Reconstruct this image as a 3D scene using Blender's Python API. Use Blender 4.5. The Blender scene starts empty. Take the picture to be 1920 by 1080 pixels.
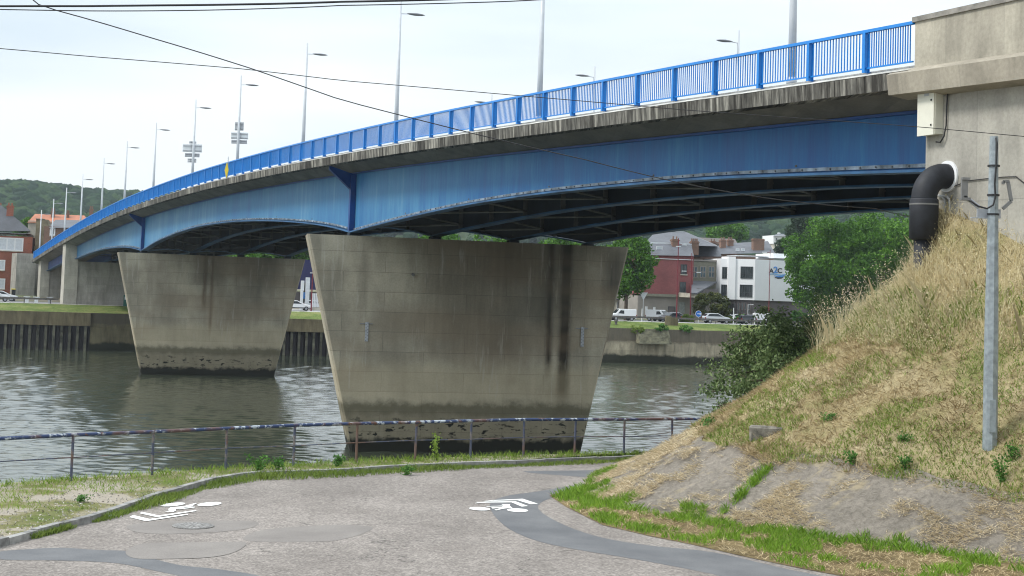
import bpy, math, random
import numpy as np
from mathutils import Vector, noise as mnoise
R_ = math.radians
scene = bpy.context.scene
COL = scene.collection
rng = np.random.default_rng(7)
random.seed(7)

# ------------------------------------------------------------------ camera
F, PX, PY, H0, ROLL, EZ = 2900.0, 960.0, 360.0, 550.0, 0.034, 9.6
PITCH = math.atan((H0 - PY) / F / math.cos(ROLL))
_f = np.array([0, math.cos(PITCH), math.sin(PITCH)]); _r = np.array([1.0, 0, 0]); _u = np.cross(_r, _f)
_c, _s = math.cos(ROLL), math.sin(ROLL)
CR = _r * _c + _u * _s; CU = -_r * _s + _u * _c
from mathutils import Matrix
cam = bpy.data.cameras.new('camera'); camo = bpy.data.objects.new('camera', cam); COL.objects.link(camo)
m = Matrix.Identity(4)
for i in range(3):
    m[i][0] = CR[i]; m[i][1] = CU[i]; m[i][2] = -_f[i]
m[2][3] = EZ
camo.matrix_world = m
cam.sensor_width = 36; cam.lens = 36 * F / 1920; cam.clip_start = 0.5; cam.clip_end = 6000
cam.shift_x = 0.0; cam.shift_y = -(540 - PY) / 1920
scene.camera = camo
scene.cycles.filter_width = 1.1; scene.render.resolution_x = 1024; scene.render.resolution_y = 576

# ------------------------------------------------------------------ sky, sun, exposure
SUN_EL, SUN_AZ = 48.0, 258.0        # degrees; azimuth clockwise from +Y
w = bpy.data.worlds.new('World'); scene.world = w; w.use_nodes = True
nt = w.node_tree; nt.nodes.clear()
o = nt.nodes.new('ShaderNodeOutputWorld'); bg = nt.nodes.new('ShaderNodeBackground'); bg.inputs['Strength'].default_value = 0.1
sky = nt.nodes.new('ShaderNodeTexSky'); sky.sky_type = 'NISHITA'; sky.sun_disc = False
sky.sun_elevation = R_(SUN_EL); sky.sun_rotation = R_(SUN_AZ); sky.air_density = 1.0; sky.dust_density = 2.0
tc = nt.nodes.new('ShaderNodeTexCoord'); mp = nt.nodes.new('ShaderNodeMapping'); mp.inputs['Scale'].default_value = (1.2, 1.2, 7.0)
nz = nt.nodes.new('ShaderNodeTexNoise'); nz.inputs['Scale'].default_value = 1.6; nz.inputs['Detail'].default_value = 5; nz.inputs['Roughness'].default_value = 0.45
rp = nt.nodes.new('ShaderNodeValToRGB')
rp.color_ramp.elements[0].position = 0.36; rp.color_ramp.elements[0].color = (5.7, 6.6, 7.3, 1)
rp.color_ramp.elements[1].position = 0.62; rp.color_ramp.elements[1].color = (8.6, 9.05, 9.25, 1)
mx = nt.nodes.new('ShaderNodeMix'); mx.data_type = 'RGBA'; mx.inputs['Factor'].default_value = 0.93
nt.links.new(tc.outputs['Generated'], mp.inputs['Vector']); nt.links.new(mp.outputs['Vector'], nz.inputs['Vector'])
nt.links.new(nz.outputs['Fac'], rp.inputs['Fac'])
sx = nt.nodes.new('ShaderNodeSeparateXYZ'); mr = nt.nodes.new('ShaderNodeMapRange')      # overcast sky: brighter overhead than at the horizon
mr.inputs['From Min'].default_value = 0.0; mr.inputs['From Max'].default_value = 1.0; mr.inputs['To Min'].default_value = 0.66; mr.inputs['To Max'].default_value = 1.55
vm = nt.nodes.new('ShaderNodeVectorMath'); vm.operation = 'SCALE'
nt.links.new(tc.outputs['Generated'], sx.inputs[0]); nt.links.new(sx.outputs['Z'], mr.inputs['Value']); nt.links.new(rp.outputs['Color'], vm.inputs[0]); nt.links.new(mr.outputs[0], vm.inputs['Scale'])
nt.links.new(sky.outputs['Color'], mx.inputs['A']); nt.links.new(vm.outputs[0], mx.inputs['B'])
nt.links.new(mx.outputs['Result'], bg.inputs['Color']); nt.links.new(bg.outputs['Background'], o.inputs['Surface'])
sl = bpy.data.lights.new('sun', 'SUN'); sl.energy = 1.6; sl.angle = R_(14); sl.color = (1.0, 0.96, 0.9)
so = bpy.data.objects.new('sun', sl); COL.objects.link(so)
az, el = R_(SUN_AZ), R_(SUN_EL)
sd = Vector((math.sin(az) * math.cos(el), math.cos(az) * math.cos(el), math.sin(el)))
so.rotation_euler = (-sd).to_track_quat('-Z', 'Y').to_euler()
so.location = (0, 0, 200)
vs = scene.view_settings; vs.view_transform = 'Standard'; vs.look = 'None'; vs.exposure = 0.78; vs.gamma = 1.0; vs.use_curve_mapping = False

# ------------------------------------------------------------------ measuring helpers (survey of the place from the photograph)
def ray(x, y): return CR * (x - PX) / F + CU * (PY - y) / F + _f
def G(x, y, z):
    d = ray(x, y); t = (z - EZ) / d[2]; return np.array([d[0] * t, d[1] * t, z])
def D(x, y, Y):
    d = ray(x, y) * 1.0; d = d * (Y / d[1]); return np.array([d[0], Y, d[2] + EZ])
TH = math.atan(1200 / 2900)
BD = np.array([-math.sin(TH), math.cos(TH)]); BN = np.array([BD[1], -BD[0]]); BA = np.array([10.7, 42.0])
def BW(s, off, z): p = BA + BD * s + BN * off; return (p[0], p[1], z)       # bridge frame -> world
def inpl(x, y, A, dr, n, off):
    d = ray(x, y); P0 = A + off * n; t = (P0 @ n) / (d[:2] @ n); P = d * t
    return float((P[:2] - P0) @ dr), float(P[2] + EZ)
def BP(x, y, off): return inpl(x, y, BA, BD, BN, off)
FBA = R_(14.4); FD = np.array([math.cos(FBA), math.sin(FBA)]); FN = np.array([-math.sin(FBA), math.cos(FBA)]); F0 = np.array([-65.5, 214.8])
def FW(a, t, z): p = F0 + FD * a + FN * t; return (p[0], p[1], z)           # far bank frame -> world
def FP(x, y, t): return inpl(x, y, F0, FD, FN, t)

# ------------------------------------------------------------------ object helpers
def tag(o, label=None, cat=None, group=None, kind=None):
    if label: o['label'] = label
    if cat: o['category'] = cat
    if group: o['group'] = group
    if kind: o['kind'] = kind
    return o
def empty(name, loc=(0, 0, 0), rz=0.0, label=None, cat=None, group=None, parent=None):
    e = bpy.data.objects.new(name, None); COL.objects.link(e); e.location = loc; e.rotation_euler = (0, 0, rz)
    e.empty_display_size = 0.2
    if parent: e.parent = parent
    return tag(e, label, cat, group)
def copy_tree(o, parent=None):
    c = o.copy(); COL.objects.link(c)
    if parent: c.parent = parent
    for ch in list(o.children): copy_tree(ch, c)
    return c

class MB:
    """collects faces of one mesh; UVs are metres measured along each face"""
    def __init__(s): s.v = []; s.f = []; s.m = []
    def add(s, vs, fs, mi=0):
        b = len(s.v); s.v += [tuple(map(float, p)) for p in vs]; s.f += [tuple(b + i for i in f) for f in fs]; s.m += [mi] * len(fs); return s
    def box(s, c, size, rz=0.0, mi=0):
        cx, cy, cz = c; a, b, h = size[0] / 2, size[1] / 2, size[2] / 2; co, si = math.cos(rz), math.sin(rz); vs = []
        for z in (-h, h):
            for x, y in ((-a, -b), (a, -b), (a, b), (-a, b)): vs.append((cx + x * co - y * si, cy + x * si + y * co, cz + z))
        return s.add(vs, [(3, 2, 1, 0), (4, 5, 6, 7), (0, 1, 5, 4), (1, 2, 6, 5), (2, 3, 7, 6), (3, 0, 4, 7)], mi)
    def hexa(s, b4, t4, mi=0):      # bottom four, top four (counter-clockwise from above)
        return s.add(list(b4) + list(t4), [(3, 2, 1, 0), (4, 5, 6, 7), (0, 1, 5, 4), (1, 2, 6, 5), (2, 3, 7, 6), (3, 0, 4, 7)], mi)
    def prism(s, poly, z0, z1, mi=0):
        n = len(poly); vs = [(p[0], p[1], z0) for p in poly] + [(p[0], p[1], z1) for p in poly]
        ar = sum(poly[i][0] * poly[(i + 1) % n][1] - poly[(i + 1) % n][0] * poly[i][1] for i in range(n))
        fs = [tuple(range(n))[::-1], tuple(range(n, 2 * n))] + [(i, (i + 1) % n, n + (i + 1) % n, n + i) for i in range(n)]
        if ar < 0: fs = [f[::-1] for f in fs]
        return s.add(vs, fs, mi)
    def sheet(s, poly, mi=0):       # polygon with its own z values
        n = len(poly); ar = sum(poly[i][0] * poly[(i + 1) % n][1] - poly[(i + 1) % n][0] * poly[i][1] for i in range(n))
        f = tuple(range(n)); return s.add(poly, [f if ar > 0 else f[::-1]], mi)
    def tube(s, pts, rad, n=8, mi=0, cap=True):
        pts = [Vector(p) for p in pts]; k = len(pts); rad = [rad] * k if not hasattr(rad, '__len__') else rad; vs = []; fs = []
        up = None
        for i, p in enumerate(pts):
            d = (pts[min(i + 1, k - 1)] - pts[max(i - 1, 0)]).normalized()
            if up is None: up = Vector((0, 0, 1)) if abs(d.z) < 0.9 else Vector((0, 1, 0))
            a = d.cross(up).normalized(); b = a.cross(d).normalized(); up = b
            for j in range(n):
                t = 2 * math.pi * j / n; vs.append(p + (a * math.cos(t) + b * math.sin(t)) * rad[i])
        for i in range(k - 1):
            for j in range(n): fs.append((i * n + j, i * n + (j + 1) % n, (i + 1) * n + (j + 1) % n, (i + 1) * n + j))
        if cap: fs += [tuple(range(n))[::-1], tuple(range((k - 1) * n, k * n))]
        return s.add(vs, [f[::-1] for f in fs], mi)
    def sweep(s, secs, mi=0, closed=True, cap=True):   # list of rings of equal length
        n = len(secs[0]); vs = [p for r in secs for p in r]; fs = []
        for i in range(len(secs) - 1):
            for j in range(n if closed else n - 1):
                fs.append((i * n + j, i * n + (j + 1) % n, (i + 1) * n + (j + 1) % n, (i + 1) * n + j))
        if cap and closed: fs += [tuple(range(n))[::-1], tuple(range((len(secs) - 1) * n, len(secs) * n))]
        return s.add(vs, fs, mi)
    def build(s, name, mats, parent=None, smooth=False, loc=None, rz=0):
        me = bpy.data.meshes.new(name); me.from_pydata(s.v, [], s.f); me.update()
        if not isinstance(mats, (list, tuple)): mats = [mats]
        for mm in mats: me.materials.append(mm)
        if len(mats) > 1: me.polygons.foreach_set('material_index', s.m)
        if smooth: me.polygons.foreach_set('use_smooth', [True] * len(me.polygons))
        uv = me.uv_layers.new(name='UVMap')
        nl = len(me.loops); li = np.empty(nl, np.int32); me.loops.foreach_get('vertex_index', li)
        co = np.array(s.v, np.float32)[li]; nr = np.empty(len(me.polygons) * 3, np.float32); me.polygons.foreach_get('normal', nr); nr = nr.reshape(-1, 3)
        tot = np.empty(len(me.polygons), np.int32); me.polygons.foreach_get('loop_total', tot); nn = np.repeat(nr, tot, axis=0)
        hz = np.hypot(nn[:, 0], nn[:, 1]) + 1e-9; flat = np.abs(nn[:, 2]) > 0.75
        u = (co[:, 0] * -nn[:, 1] + co[:, 1] * nn[:, 0]) / hz; v = co[:, 2].copy(); u[flat] = co[flat, 0]; v[flat] = co[flat, 1]
        uv.data.foreach_set('uv', np.stack([u, v], 1).astype(np.float32).ravel())
        o = bpy.data.objects.new(name, me); COL.objects.link(o)
        if parent: o.parent = parent
        if loc is not None: o.location = loc
        if rz: o.rotation_euler = (0, 0, rz)
        return o

def cards(name, V, nper, mat, rnd, parent=None):
    """V: (N,nper,3) loose polygons; rnd: one value per polygon stored on its corners' vertices"""
    N = len(V); me = bpy.data.meshes.new(name)
    me.vertices.add(N * nper); me.vertices.foreach_set('co', V.reshape(-1).astype(np.float32))
    me.loops.add(N * nper); me.loops.foreach_set('vertex_index', np.arange(N * nper, dtype=np.int32))
    me.polygons.add(N); me.polygons.foreach_set('loop_start', np.arange(0, N * nper, nper, dtype=np.int32))
    try: me.polygons.foreach_set('loop_total', np.full(N, nper, np.int32))
    except Exception: pass
    me.update(calc_edges=True)
    at = me.attributes.new('rnd', 'FLOAT', 'POINT'); at.data.foreach_set('value', np.repeat(rnd, nper).astype(np.float32))
    me.materials.append(mat); o = bpy.data.objects.new(name, me); COL.objects.link(o)
    if parent: o.parent = parent
    return o
def blades(name, P, length, width, mat, lean=0.3, flat=0.0, slope_dir=None, parent=None, rnd=None):
    """grass blades: each a bent two-piece strip rooted at P"""
    N = len(P); P = np.asarray(P, float); L = length * rng.uniform(0.5, 1.2, N) if np.isscalar(length) else length * rng.uniform(0.6, 1.15, N)
    a = rng.uniform(0, 2 * np.pi, N); d = np.stack([np.cos(a), np.sin(a), np.zeros(N)], 1)
    ln = np.abs(rng.normal(lean, 0.18, N))
    if flat > 0: ln = np.where(rng.random(N) < flat, rng.uniform(1.6, 4.0, N), ln)
    up = np.array([0, 0, 1.0]); dv = d * ln[:, None] + up; dv /= np.linalg.norm(dv, axis=1)[:, None]
    if slope_dir is not None:
        dv += slope_dir; dv /= np.linalg.norm(dv, axis=1)[:, None]
    b = rng.uniform(0, 2 * np.pi, N); sd_ = np.stack([np.cos(b), np.sin(b), np.zeros(N)], 1) * width / 2
    mid = P + dv * (L * 0.55)[:, None]; tip = mid + (dv + d * 0.45 + np.array([0, 0, -0.12])) * (L * 0.45)[:, None]
    V = np.stack([P - sd_, P + sd_, mid + sd_ * 0.8, tip, mid - sd_ * 0.8], 1)
    return cards(name, V, 5, mat, rng.random(N) if rnd is None else rnd, parent)
def leaves(C, size, mat, name, parent=None, up=0.25, rnd=None):
    N = len(C); a = rng.normal(size=(N, 3)); a /= np.linalg.norm(a, axis=1)[:, None]; b = rng.normal(size=(N, 3)); b -= (a * b).sum(1)[:, None] * a
    b /= np.linalg.norm(b, axis=1)[:, None]; sz = size * rng.uniform(0.5, 1.25, N)[:, None]
    V = np.stack([C - a * sz * 0.6, C + b * sz * 0.32, C + a * sz * 0.6, C - b * sz * 0.32], 1)
    return cards(name, V, 4, mat, rng.random(N) if rnd is None else rnd, parent)

# ------------------------------------------------------------------ materials
MATS = {}
class NT:
    def __init__(s, name):
        s.m = bpy.data.materials.new(name); s.m.use_nodes = True; s.t = s.m.node_tree; s.p = s.t.nodes['Principled BSDF']
    def n(s, t, **k):
        x = s.t.nodes.new(t)
        for a, b in k.items():
            if a.startswith('_'): setattr(x, a[1:], b)
            else: x.inputs[a.replace('__', ' ')].default_value = b
        return x
    def l(s, a, b): s.t.links.new(a, b)
    def coord(s, kind='world', scale=(1, 1, 1), rot=(0, 0, 0), loc=(0, 0, 0)):
        if kind == 'world': src = s.n('ShaderNodeNewGeometry').outputs['Position']
        elif kind == 'uv': src = s.n('ShaderNodeTexCoord').outputs['UV']
        else: src = s.n('ShaderNodeTexCoord').outputs['Object']
        mpn = s.n('ShaderNodeMapping'); mpn.inputs['Scale'].default_value = scale; mpn.inputs['Rotation'].default_value = rot; mpn.inputs['Location'].default_value = loc
        s.l(src, mpn.inputs['Vector']); return mpn.outputs['Vector']
    def noise(s, vec, scale, detail=4, rough=0.55, dist=0.0):
        x = s.n('ShaderNodeTexNoise', Scale=scale, Detail=detail, Roughness=rough, Distortion=dist); s.l(vec, x.inputs['Vector']); return x.outputs['Fac']
    def ramp(s, fac, stops):
        r = s.n('ShaderNodeValToRGB'); e = r.color_ramp.elements
        while len(e) < len(stops): e.new(0.5)
        for i, (p, c) in enumerate(stops):
            e[i].position = p; e[i].color = (c, c, c, 1) if not hasattr(c, '__len__') else (*c, 1)
        s.l(fac, r.inputs['Fac']); return r.outputs['Color']
    def mix(s, fac, a, b, mode='MIX'):
        x = s.n('ShaderNodeMix', _data_type='RGBA', _blend_type=mode)
        for sock, val in ((x.inputs['Factor'], fac), (x.inputs['A'], a), (x.inputs['B'], b)):
            if hasattr(val, 'links'): s.l(val, sock)
            elif hasattr(val, '__len__'): sock.default_value = (*val, 1)
            else: sock.default_value = val
        return x.outputs['Result']
    def math(s, op, a, b=0.0):
        x = s.n('ShaderNodeMath', _operation=op)
        for i, val in enumerate((a, b)):
            if hasattr(val, 'links'): s.l(val, x.inputs[i])
            else: x.inputs[i].default_value = val
        return x.outputs[0]
    def sep(s, vec):
        x = s.n('ShaderNodeSeparateXYZ'); s.l(vec, x.inputs[0]); return x.outputs
    def band(s, v, lo, hi, soft):    # 1 inside [lo,hi] fading over soft
        x = s.n('ShaderNodeMapRange', _interpolation_type='SMOOTHSTEP'); s.l(v, x.inputs['Value']); x.inputs['From Min'].default_value = lo - soft; x.inputs['From Max'].default_value = lo + soft
        y = s.n('ShaderNodeMapRange', _interpolation_type='SMOOTHSTEP'); s.l(v, y.inputs['Value']); y.inputs['From Min'].default_value = hi - soft; y.inputs['From Max'].default_value = hi + soft
        return s.math('MULTIPLY', x.outputs[0], s.math('SUBTRACT', 1.0, y.outputs[0]))
    def bump(s, h, strength=0.3, dist=0.02):
        b = s.n('ShaderNodeBump', Strength=strength, Distance=dist); s.l(h, b.inputs['Height']); s.l(b.outputs['Normal'], s.p.inputs['Normal'])
    def out(s, color=None, rough=0.7, metal=0.0, spec=0.5):
        if color is not None:
            if hasattr(color, 'links'): s.l(color, s.p.inputs['Base Color'])
            else: s.p.inputs['Base Color'].default_value = (*color, 1)
        if hasattr(rough, 'links'): s.l(rough, s.p.inputs['Roughness'])
        else: s.p.inputs['Roughness'].default_value = rough
        s.p.inputs['Metallic'].default_value = metal; s.p.inputs['Specular IOR Level'].default_value = spec
        return s.m
def plain(name, c, rough=0.6, metal=0.0, var=0.12, scale=3.0, kind='obj', bump=0.0, spec=0.4):
    if name in MATS: return MATS[name]
    t = NT(name); v = t.coord(kind); n1 = t.noise(v, scale, 5, 0.6)
    dark = tuple(x * (1 - var * 1.6) for x in c); lite = tuple(min(1, x * (1 + var)) for x in c)
    col = t.ramp(n1, [(0.3, dark), (0.7, lite)])
    if bump: t.bump(t.noise(v, scale * 6, 4), bump, 0.02)
    MATS[name] = t.out(col, rough, metal, spec); return MATS[name]
def foliage(name, c0, c1, c2, trans=0.25, rough=0.6):
    if name in MATS: return MATS[name]
    t = NT(name); a = t.n('ShaderNodeAttribute', _attribute_name='rnd')
    big = t.noise(t.coord('world'), 0.35, 3)
    f = t.math('ADD', t.math('MULTIPLY', a.outputs['Fac'], 0.65), t.math('MULTIPLY', t.math('SUBTRACT', big, 0.3), 0.75))
    col = t.ramp(f, [(0.08, c0), (0.5, c1), (0.95, c2)])
    m_ = t.out(col, rough, 0, 0.25)
    tr = t.n('ShaderNodeBsdfTranslucent'); t.l(col, tr.inputs['Color']); ms = t.n('ShaderNodeMixShader', Fac=trans)
    o_ = t.t.nodes['Material Output']; t.l(t.p.outputs[0], ms.inputs[1]); t.l(tr.outputs[0], ms.inputs[2]); t.l(ms.outputs[0], o_.inputs['Surface'])
    MATS[name] = m_; return m_
def concrete(name, base, warm=0.0, lift=1.0, line_w=2.4, line_h=1.15, off=(0, 0), dirt=0.5, kind='uv', lines=0.55):
    """board-marked cast concrete: pour panels, streaks, grime, fine pores"""
    if name in MATS: return MATS[name]
    t = NT(name); v = t.coord('uv')
    br = t.n('ShaderNodeTexBrick', Scale=1.0, **{'Mortar__Size': 0.018, 'Mortar__Smooth': 0.6, 'Brick__Width': line_w, 'Row__Height': line_h, 'Bias': 0.0})
    br.inputs['Color1'].default_value = (0.84, 0.83, 0.82, 1); br.inputs['Color2'].default_value = (1.08, 1.07, 1.05, 1); br.inputs['Mortar'].default_value = (lines,) * 3 + (1,)
    br.offset = 0.5; wv = t.coord('uv', loc=(off[0], off[1], 0)); t.l(wv, br.inputs['Vector'])
    n1 = t.noise(v, 0.45, 6, 0.62); n2 = t.noise(t.coord('uv', (1.1, 0.22, 1)), 1.1, 5, 0.62, 0.5); n3 = t.noise(v, 9, 5, 0.7)
    c = t.ramp(n1, [(0.25, tuple(x * 0.72 for x in base)), (0.55, base), (0.8, tuple(min(1, x * 1.18) for x in base))])
    c = t.mix(0.8, c, br.outputs['Color'], 'MULTIPLY')
    st = t.ramp(n2, [(0.35, 1 - dirt), (0.62, 1.0)])
    c = t.mix(1.0, c, st, 'MULTIPLY')
    c = t.mix(0.5, c, t.ramp(n3, [(0.3, 0.72), (0.6, 1.12)]), 'MULTIPLY')
    t.bump(t.math('ADD', t.math('MULTIPLY', n3, 0.4), br.outputs['Fac']), 0.25, 0.015)
    MATS[name] = t.out(c, 0.88, 0, 0.25); MATS[name + '_nt'] = (t, c); return MATS[name]

# ------------------------------------------------------------------ special materials
def pier_material(name, streaks, brown):
    concrete(name, (0.50, 0.46, 0.36), line_w=5.2, line_h=1.22, off=(0.3, 0.35), dirt=0.2, lines=0.42)
    t, c = MATS[name + '_nt']
    uv = t.coord('uv'); X, Y, Z = t.sep(uv); wob = t.noise(t.coord('uv', (0.5, 0.5, 1)), 1.6, 5, 0.65)
    wz = t.math('ADD', Y, t.math('MULTIPLY', t.math('SUBTRACT', wob, 0.5), 1.3))
    fine = t.noise(t.coord('uv', (3.0, 0.22, 1)), 1.2, 4, 0.6)
    for (u0, u1, soft, z0, z1, k, colr) in streaks:
        wu = t.math('ADD', X, t.math('MULTIPLY', t.math('SUBTRACT', wob, 0.5), soft * 1.2))
        mk = t.math('MULTIPLY', t.band(wu, u0, u1, soft), t.band(wz, z0, z1, 1.0))
        mk = t.math('MULTIPLY', mk, t.ramp(fine, [(0.25, k), (0.75, k * 0.6)]))
        c = t.mix(mk, c, colr)
    # broad grime under the deck joint, partly the deck's shade painted in
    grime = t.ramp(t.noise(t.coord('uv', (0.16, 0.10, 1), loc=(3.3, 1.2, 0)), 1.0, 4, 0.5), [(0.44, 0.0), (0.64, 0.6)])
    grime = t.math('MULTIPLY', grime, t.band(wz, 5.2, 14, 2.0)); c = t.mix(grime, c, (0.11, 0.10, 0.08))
    warm = t.band(wz, 2.4, 5.0, 0.7); c = t.mix(t.math('MULTIPLY', warm, 0.4), c, (0.50, 0.42, 0.27))
    cool = t.ramp(t.noise(t.coord('uv', (0.12, 0.35, 1), loc=(8, 3, 0)), 1.0, 3, 0.5), [(0.45, 0.0), (0.62, 0.36)]); c = t.mix(t.math('MULTIPLY', cool, t.band(wz, 3.5, 14, 1.0)), c, (0.27, 0.20, 0.13))
    run = t.ramp(t.noise(t.coord('uv', (1.4, 0.12, 1), loc=(2, 7, 0)), 1.5, 5, 0.7), [(0.58, 0.0), (0.68, 0.35)]); c = t.mix(run, c, (0.55, 0.53, 0.46))
    low = t.band(wz, -3, 2.55, 0.18); c = t.mix(t.math('MULTIPLY', low, 0.6), c, (0.15, 0.125, 0.07))
    edge = t.band(wz, 1.95, 2.7, 0.3); c = t.mix(t.math('MULTIPLY', edge, 0.5), c, (0.06, 0.06, 0.035))
    spots = t.ramp(t.noise(t.coord('uv', (0.9, 2.0, 1)), 1.7, 4, 0.6), [(0.57, 0.0), (0.62, 1.0)])
    c = t.mix(t.math('MULTIPLY', spots, t.band(wz, 0.2, 1.6, 0.4)), c, (0.012, 0.013, 0.01))
    blk = t.band(wz, -4, 0.45, 0.2); c = t.mix(t.math('MULTIPLY', blk, 0.96), c, (0.010, 0.011, 0.008))
    t.l(c, t.p.inputs['Base Color']); return MATS[name]

blk = (0.008, 0.007, 0.006)
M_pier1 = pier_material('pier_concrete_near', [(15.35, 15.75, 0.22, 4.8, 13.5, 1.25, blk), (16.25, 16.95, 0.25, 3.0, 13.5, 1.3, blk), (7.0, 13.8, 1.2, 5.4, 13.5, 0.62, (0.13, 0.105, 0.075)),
      (14.2, 18.2, 1.2, 8.0, 13.5, 0.55, (0.07, 0.065, 0.05)), (19.2, 20.4, 0.5, 9.4, 12.6, 0.95, (0.07, 0.066, 0.055)), (3.4, 3.9, 0.3, 8.6, 12.6, 0.4, (0.10, 0.09, 0.07)), (11, 14.5, 2, 10.5, 13.5, 0.6, (0.06, 0.055, 0.045))], True)  # the broad upper bands mix stains with painted shade under the deck
M_pier2 = pier_material('pier_concrete_far', [(9.1, 9.5, 0.15, 7.0, 13.5, 0.9, (0.12, 0.075, 0.04)), (9.9, 10.2, 0.15, 4.5, 13.5, 0.8, (0.16, 0.10, 0.055)),
      (8.2, 11.5, 0.8, 9.5, 13.5, 0.6, (0.10, 0.085, 0.065)), (3.0, 6.0, 1.0, 8.0, 12.0, 0.35, (0.12, 0.10, 0.08)), (14.0, 17.5, 1.2, 9.5, 13.5, 0.5, (0.1, 0.09, 0.075))], True)
M_conc = concrete('abutment_concrete', (0.42, 0.405, 0.36), line_w=2.4, line_h=3.1, dirt=0.22, lines=0.74)
M_concd = concrete('far_pier_concrete', (0.36, 0.345, 0.31), line_w=3.0, line_h=1.1, dirt=0.3, lines=0.7)
M_concp = concrete('pillar_concrete', (0.46, 0.44, 0.385), line_w=5, line_h=2.0, dirt=0.2, lines=0.75)
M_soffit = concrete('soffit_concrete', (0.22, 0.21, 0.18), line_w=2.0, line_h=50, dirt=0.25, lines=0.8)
M_coping = concrete('coping_concrete', (0.40, 0.365, 0.30), line_w=2.6, line_h=30, dirt=0.28, lines=0.8)
M_parapet = concrete('parapet_concrete', (0.43, 0.40, 0.33), line_w=2.3, line_h=30, dirt=0.35, lines=0.85)
def edge_material():
    t = NT('edge_beam_concrete'); s = t.coord('uv', (1.0, 0.10, 1)); n1 = t.noise(t.coord('uv', (2.6, 0.25, 1)), 1.5, 5, 0.7); n2 = t.noise(t.coord('uv', (0.35, 0.2, 1)), 1.0, 3)
    br = t.n('ShaderNodeTexBrick', Scale=1.0, **{'Mortar__Size': 0.02, 'Brick__Width': 1.5, 'Row__Height': 60.0}); t.l(t.coord('uv'), br.inputs['Vector'])
    br.inputs['Color1'].default_value = (0.7, 0.7, 0.7, 1); br.inputs['Color2'].default_value = (1.15, 1.15, 1.15, 1); br.inputs['Mortar'].default_value = (0.25, 0.25, 0.25, 1)
    f = t.math('ADD', t.math('MULTIPLY', n1, 0.72), t.math('MULTIPLY', n2, 0.32))
    c = t.ramp(f, [(0.45, (0.045, 0.042, 0.037)), (0.54, (0.135, 0.13, 0.115)), (0.64, (0.36, 0.345, 0.30))])
    c = t.mix(1.0, c, br.outputs['Color'], 'MULTIPLY'); t.bump(n1, 0.2, 0.01); return t.out(c, 0.9, 0, 0.2)
M_edge = edge_material()
M_edgetop = plain('edge_beam_top', (0.50, 0.49, 0.45), 0.9, var=0.25, scale=1.2, kind='world')
def blue_web():
    t = NT('weathered_blue_steel_sheen'); n1 = t.noise(t.coord('uv', (1.6, 0.10, 1)), 1.0, 5, 0.6); n2 = t.noise(t.coord('world', (1, 1, 1)), 0.10, 3); n3 = t.noise(t.coord('uv', (5, 0.5, 1)), 1.6, 4, 0.7)
    f = t.math('ADD', t.math('MULTIPLY', n1, 0.46), t.math('ADD', t.math('MULTIPLY', n2, 0.40), t.math('MULTIPLY', n3, 0.22)))
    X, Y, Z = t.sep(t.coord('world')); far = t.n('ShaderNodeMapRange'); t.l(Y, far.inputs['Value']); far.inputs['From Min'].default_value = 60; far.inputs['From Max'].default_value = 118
    f = t.math('ADD', f, t.math('MULTIPLY', far.outputs[0], 0.17))  # far spans paler: grazing sky sheen on the paint put into the colour
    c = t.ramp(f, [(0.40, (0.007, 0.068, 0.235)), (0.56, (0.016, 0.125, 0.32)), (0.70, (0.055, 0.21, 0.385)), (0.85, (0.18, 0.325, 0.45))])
    return t.out(c, t.ramp(n1, [(0.3, 0.45), (0.7, 0.6)]), 0, 0.4)
M_web = blue_web()
M_blue = plain('deep_blue_paint', (0.007, 0.055, 0.22), 0.45, var=0.25, scale=0.6, kind='world')
M_flange = plain('blue_flange_paint', (0.035, 0.12, 0.26), 0.5, var=0.35, scale=0.5, kind='world')
M_under = plain('dark_blue_girder', (0.012, 0.022, 0.036), 0.6, var=0.4, scale=0.5, kind='world')  # much darker blue for the inner girders and bearings
M_brace = plain('grimy_steel_bracing', (0.17, 0.17, 0.165), 0.7, var=0.4, scale=0.5, kind='world')
M_tray = plain('grey_cable_tray', (0.20, 0.25, 0.30), 0.6, var=0.5, scale=1.5, kind='world')
M_rail = plain('bright_blue_railing_paint', (0.010, 0.20, 0.60), 0.4, var=0.08, scale=1.0, kind='world')
M_galv = plain('galvanised_steel', (0.30, 0.34, 0.36), 0.45, metal=0.35, var=0.2, scale=7, bump=0.05)
M_lamp = plain('pale_grey_lamp_paint', (0.50, 0.53, 0.56), 0.4, var=0.06)
M_lamph = plain('lamp_head_grey', (0.24, 0.25, 0.27), 0.4, var=0.06)
M_signb = plain('sign_back_aluminium', (0.70, 0.73, 0.75), 0.45, var=0.05)
M_signd = plain('sign_back_dark', (0.42, 0.44, 0.47), 0.5, var=0.1)
M_asph = plain('bridge_asphalt', (0.10, 0.10, 0.10), 0.9, kind='world')
M_black = plain('black_plastic_pipe', (0.016, 0.018, 0.024), 0.62, var=0.3, scale=4)
M_blackc = plain('black_cable', (0.02, 0.02, 0.022), 0.5)
M_white = plain('white_paint', (0.78, 0.79, 0.80), 0.45, var=0.04)
M_yellow = plain('yellow_paint', (0.60, 0.47, 0.03), 0.5, var=0.1)
M_cream = plain('cream_cabinet', (0.68, 0.67, 0.57), 0.45, var=0.04, scale=2)

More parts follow.
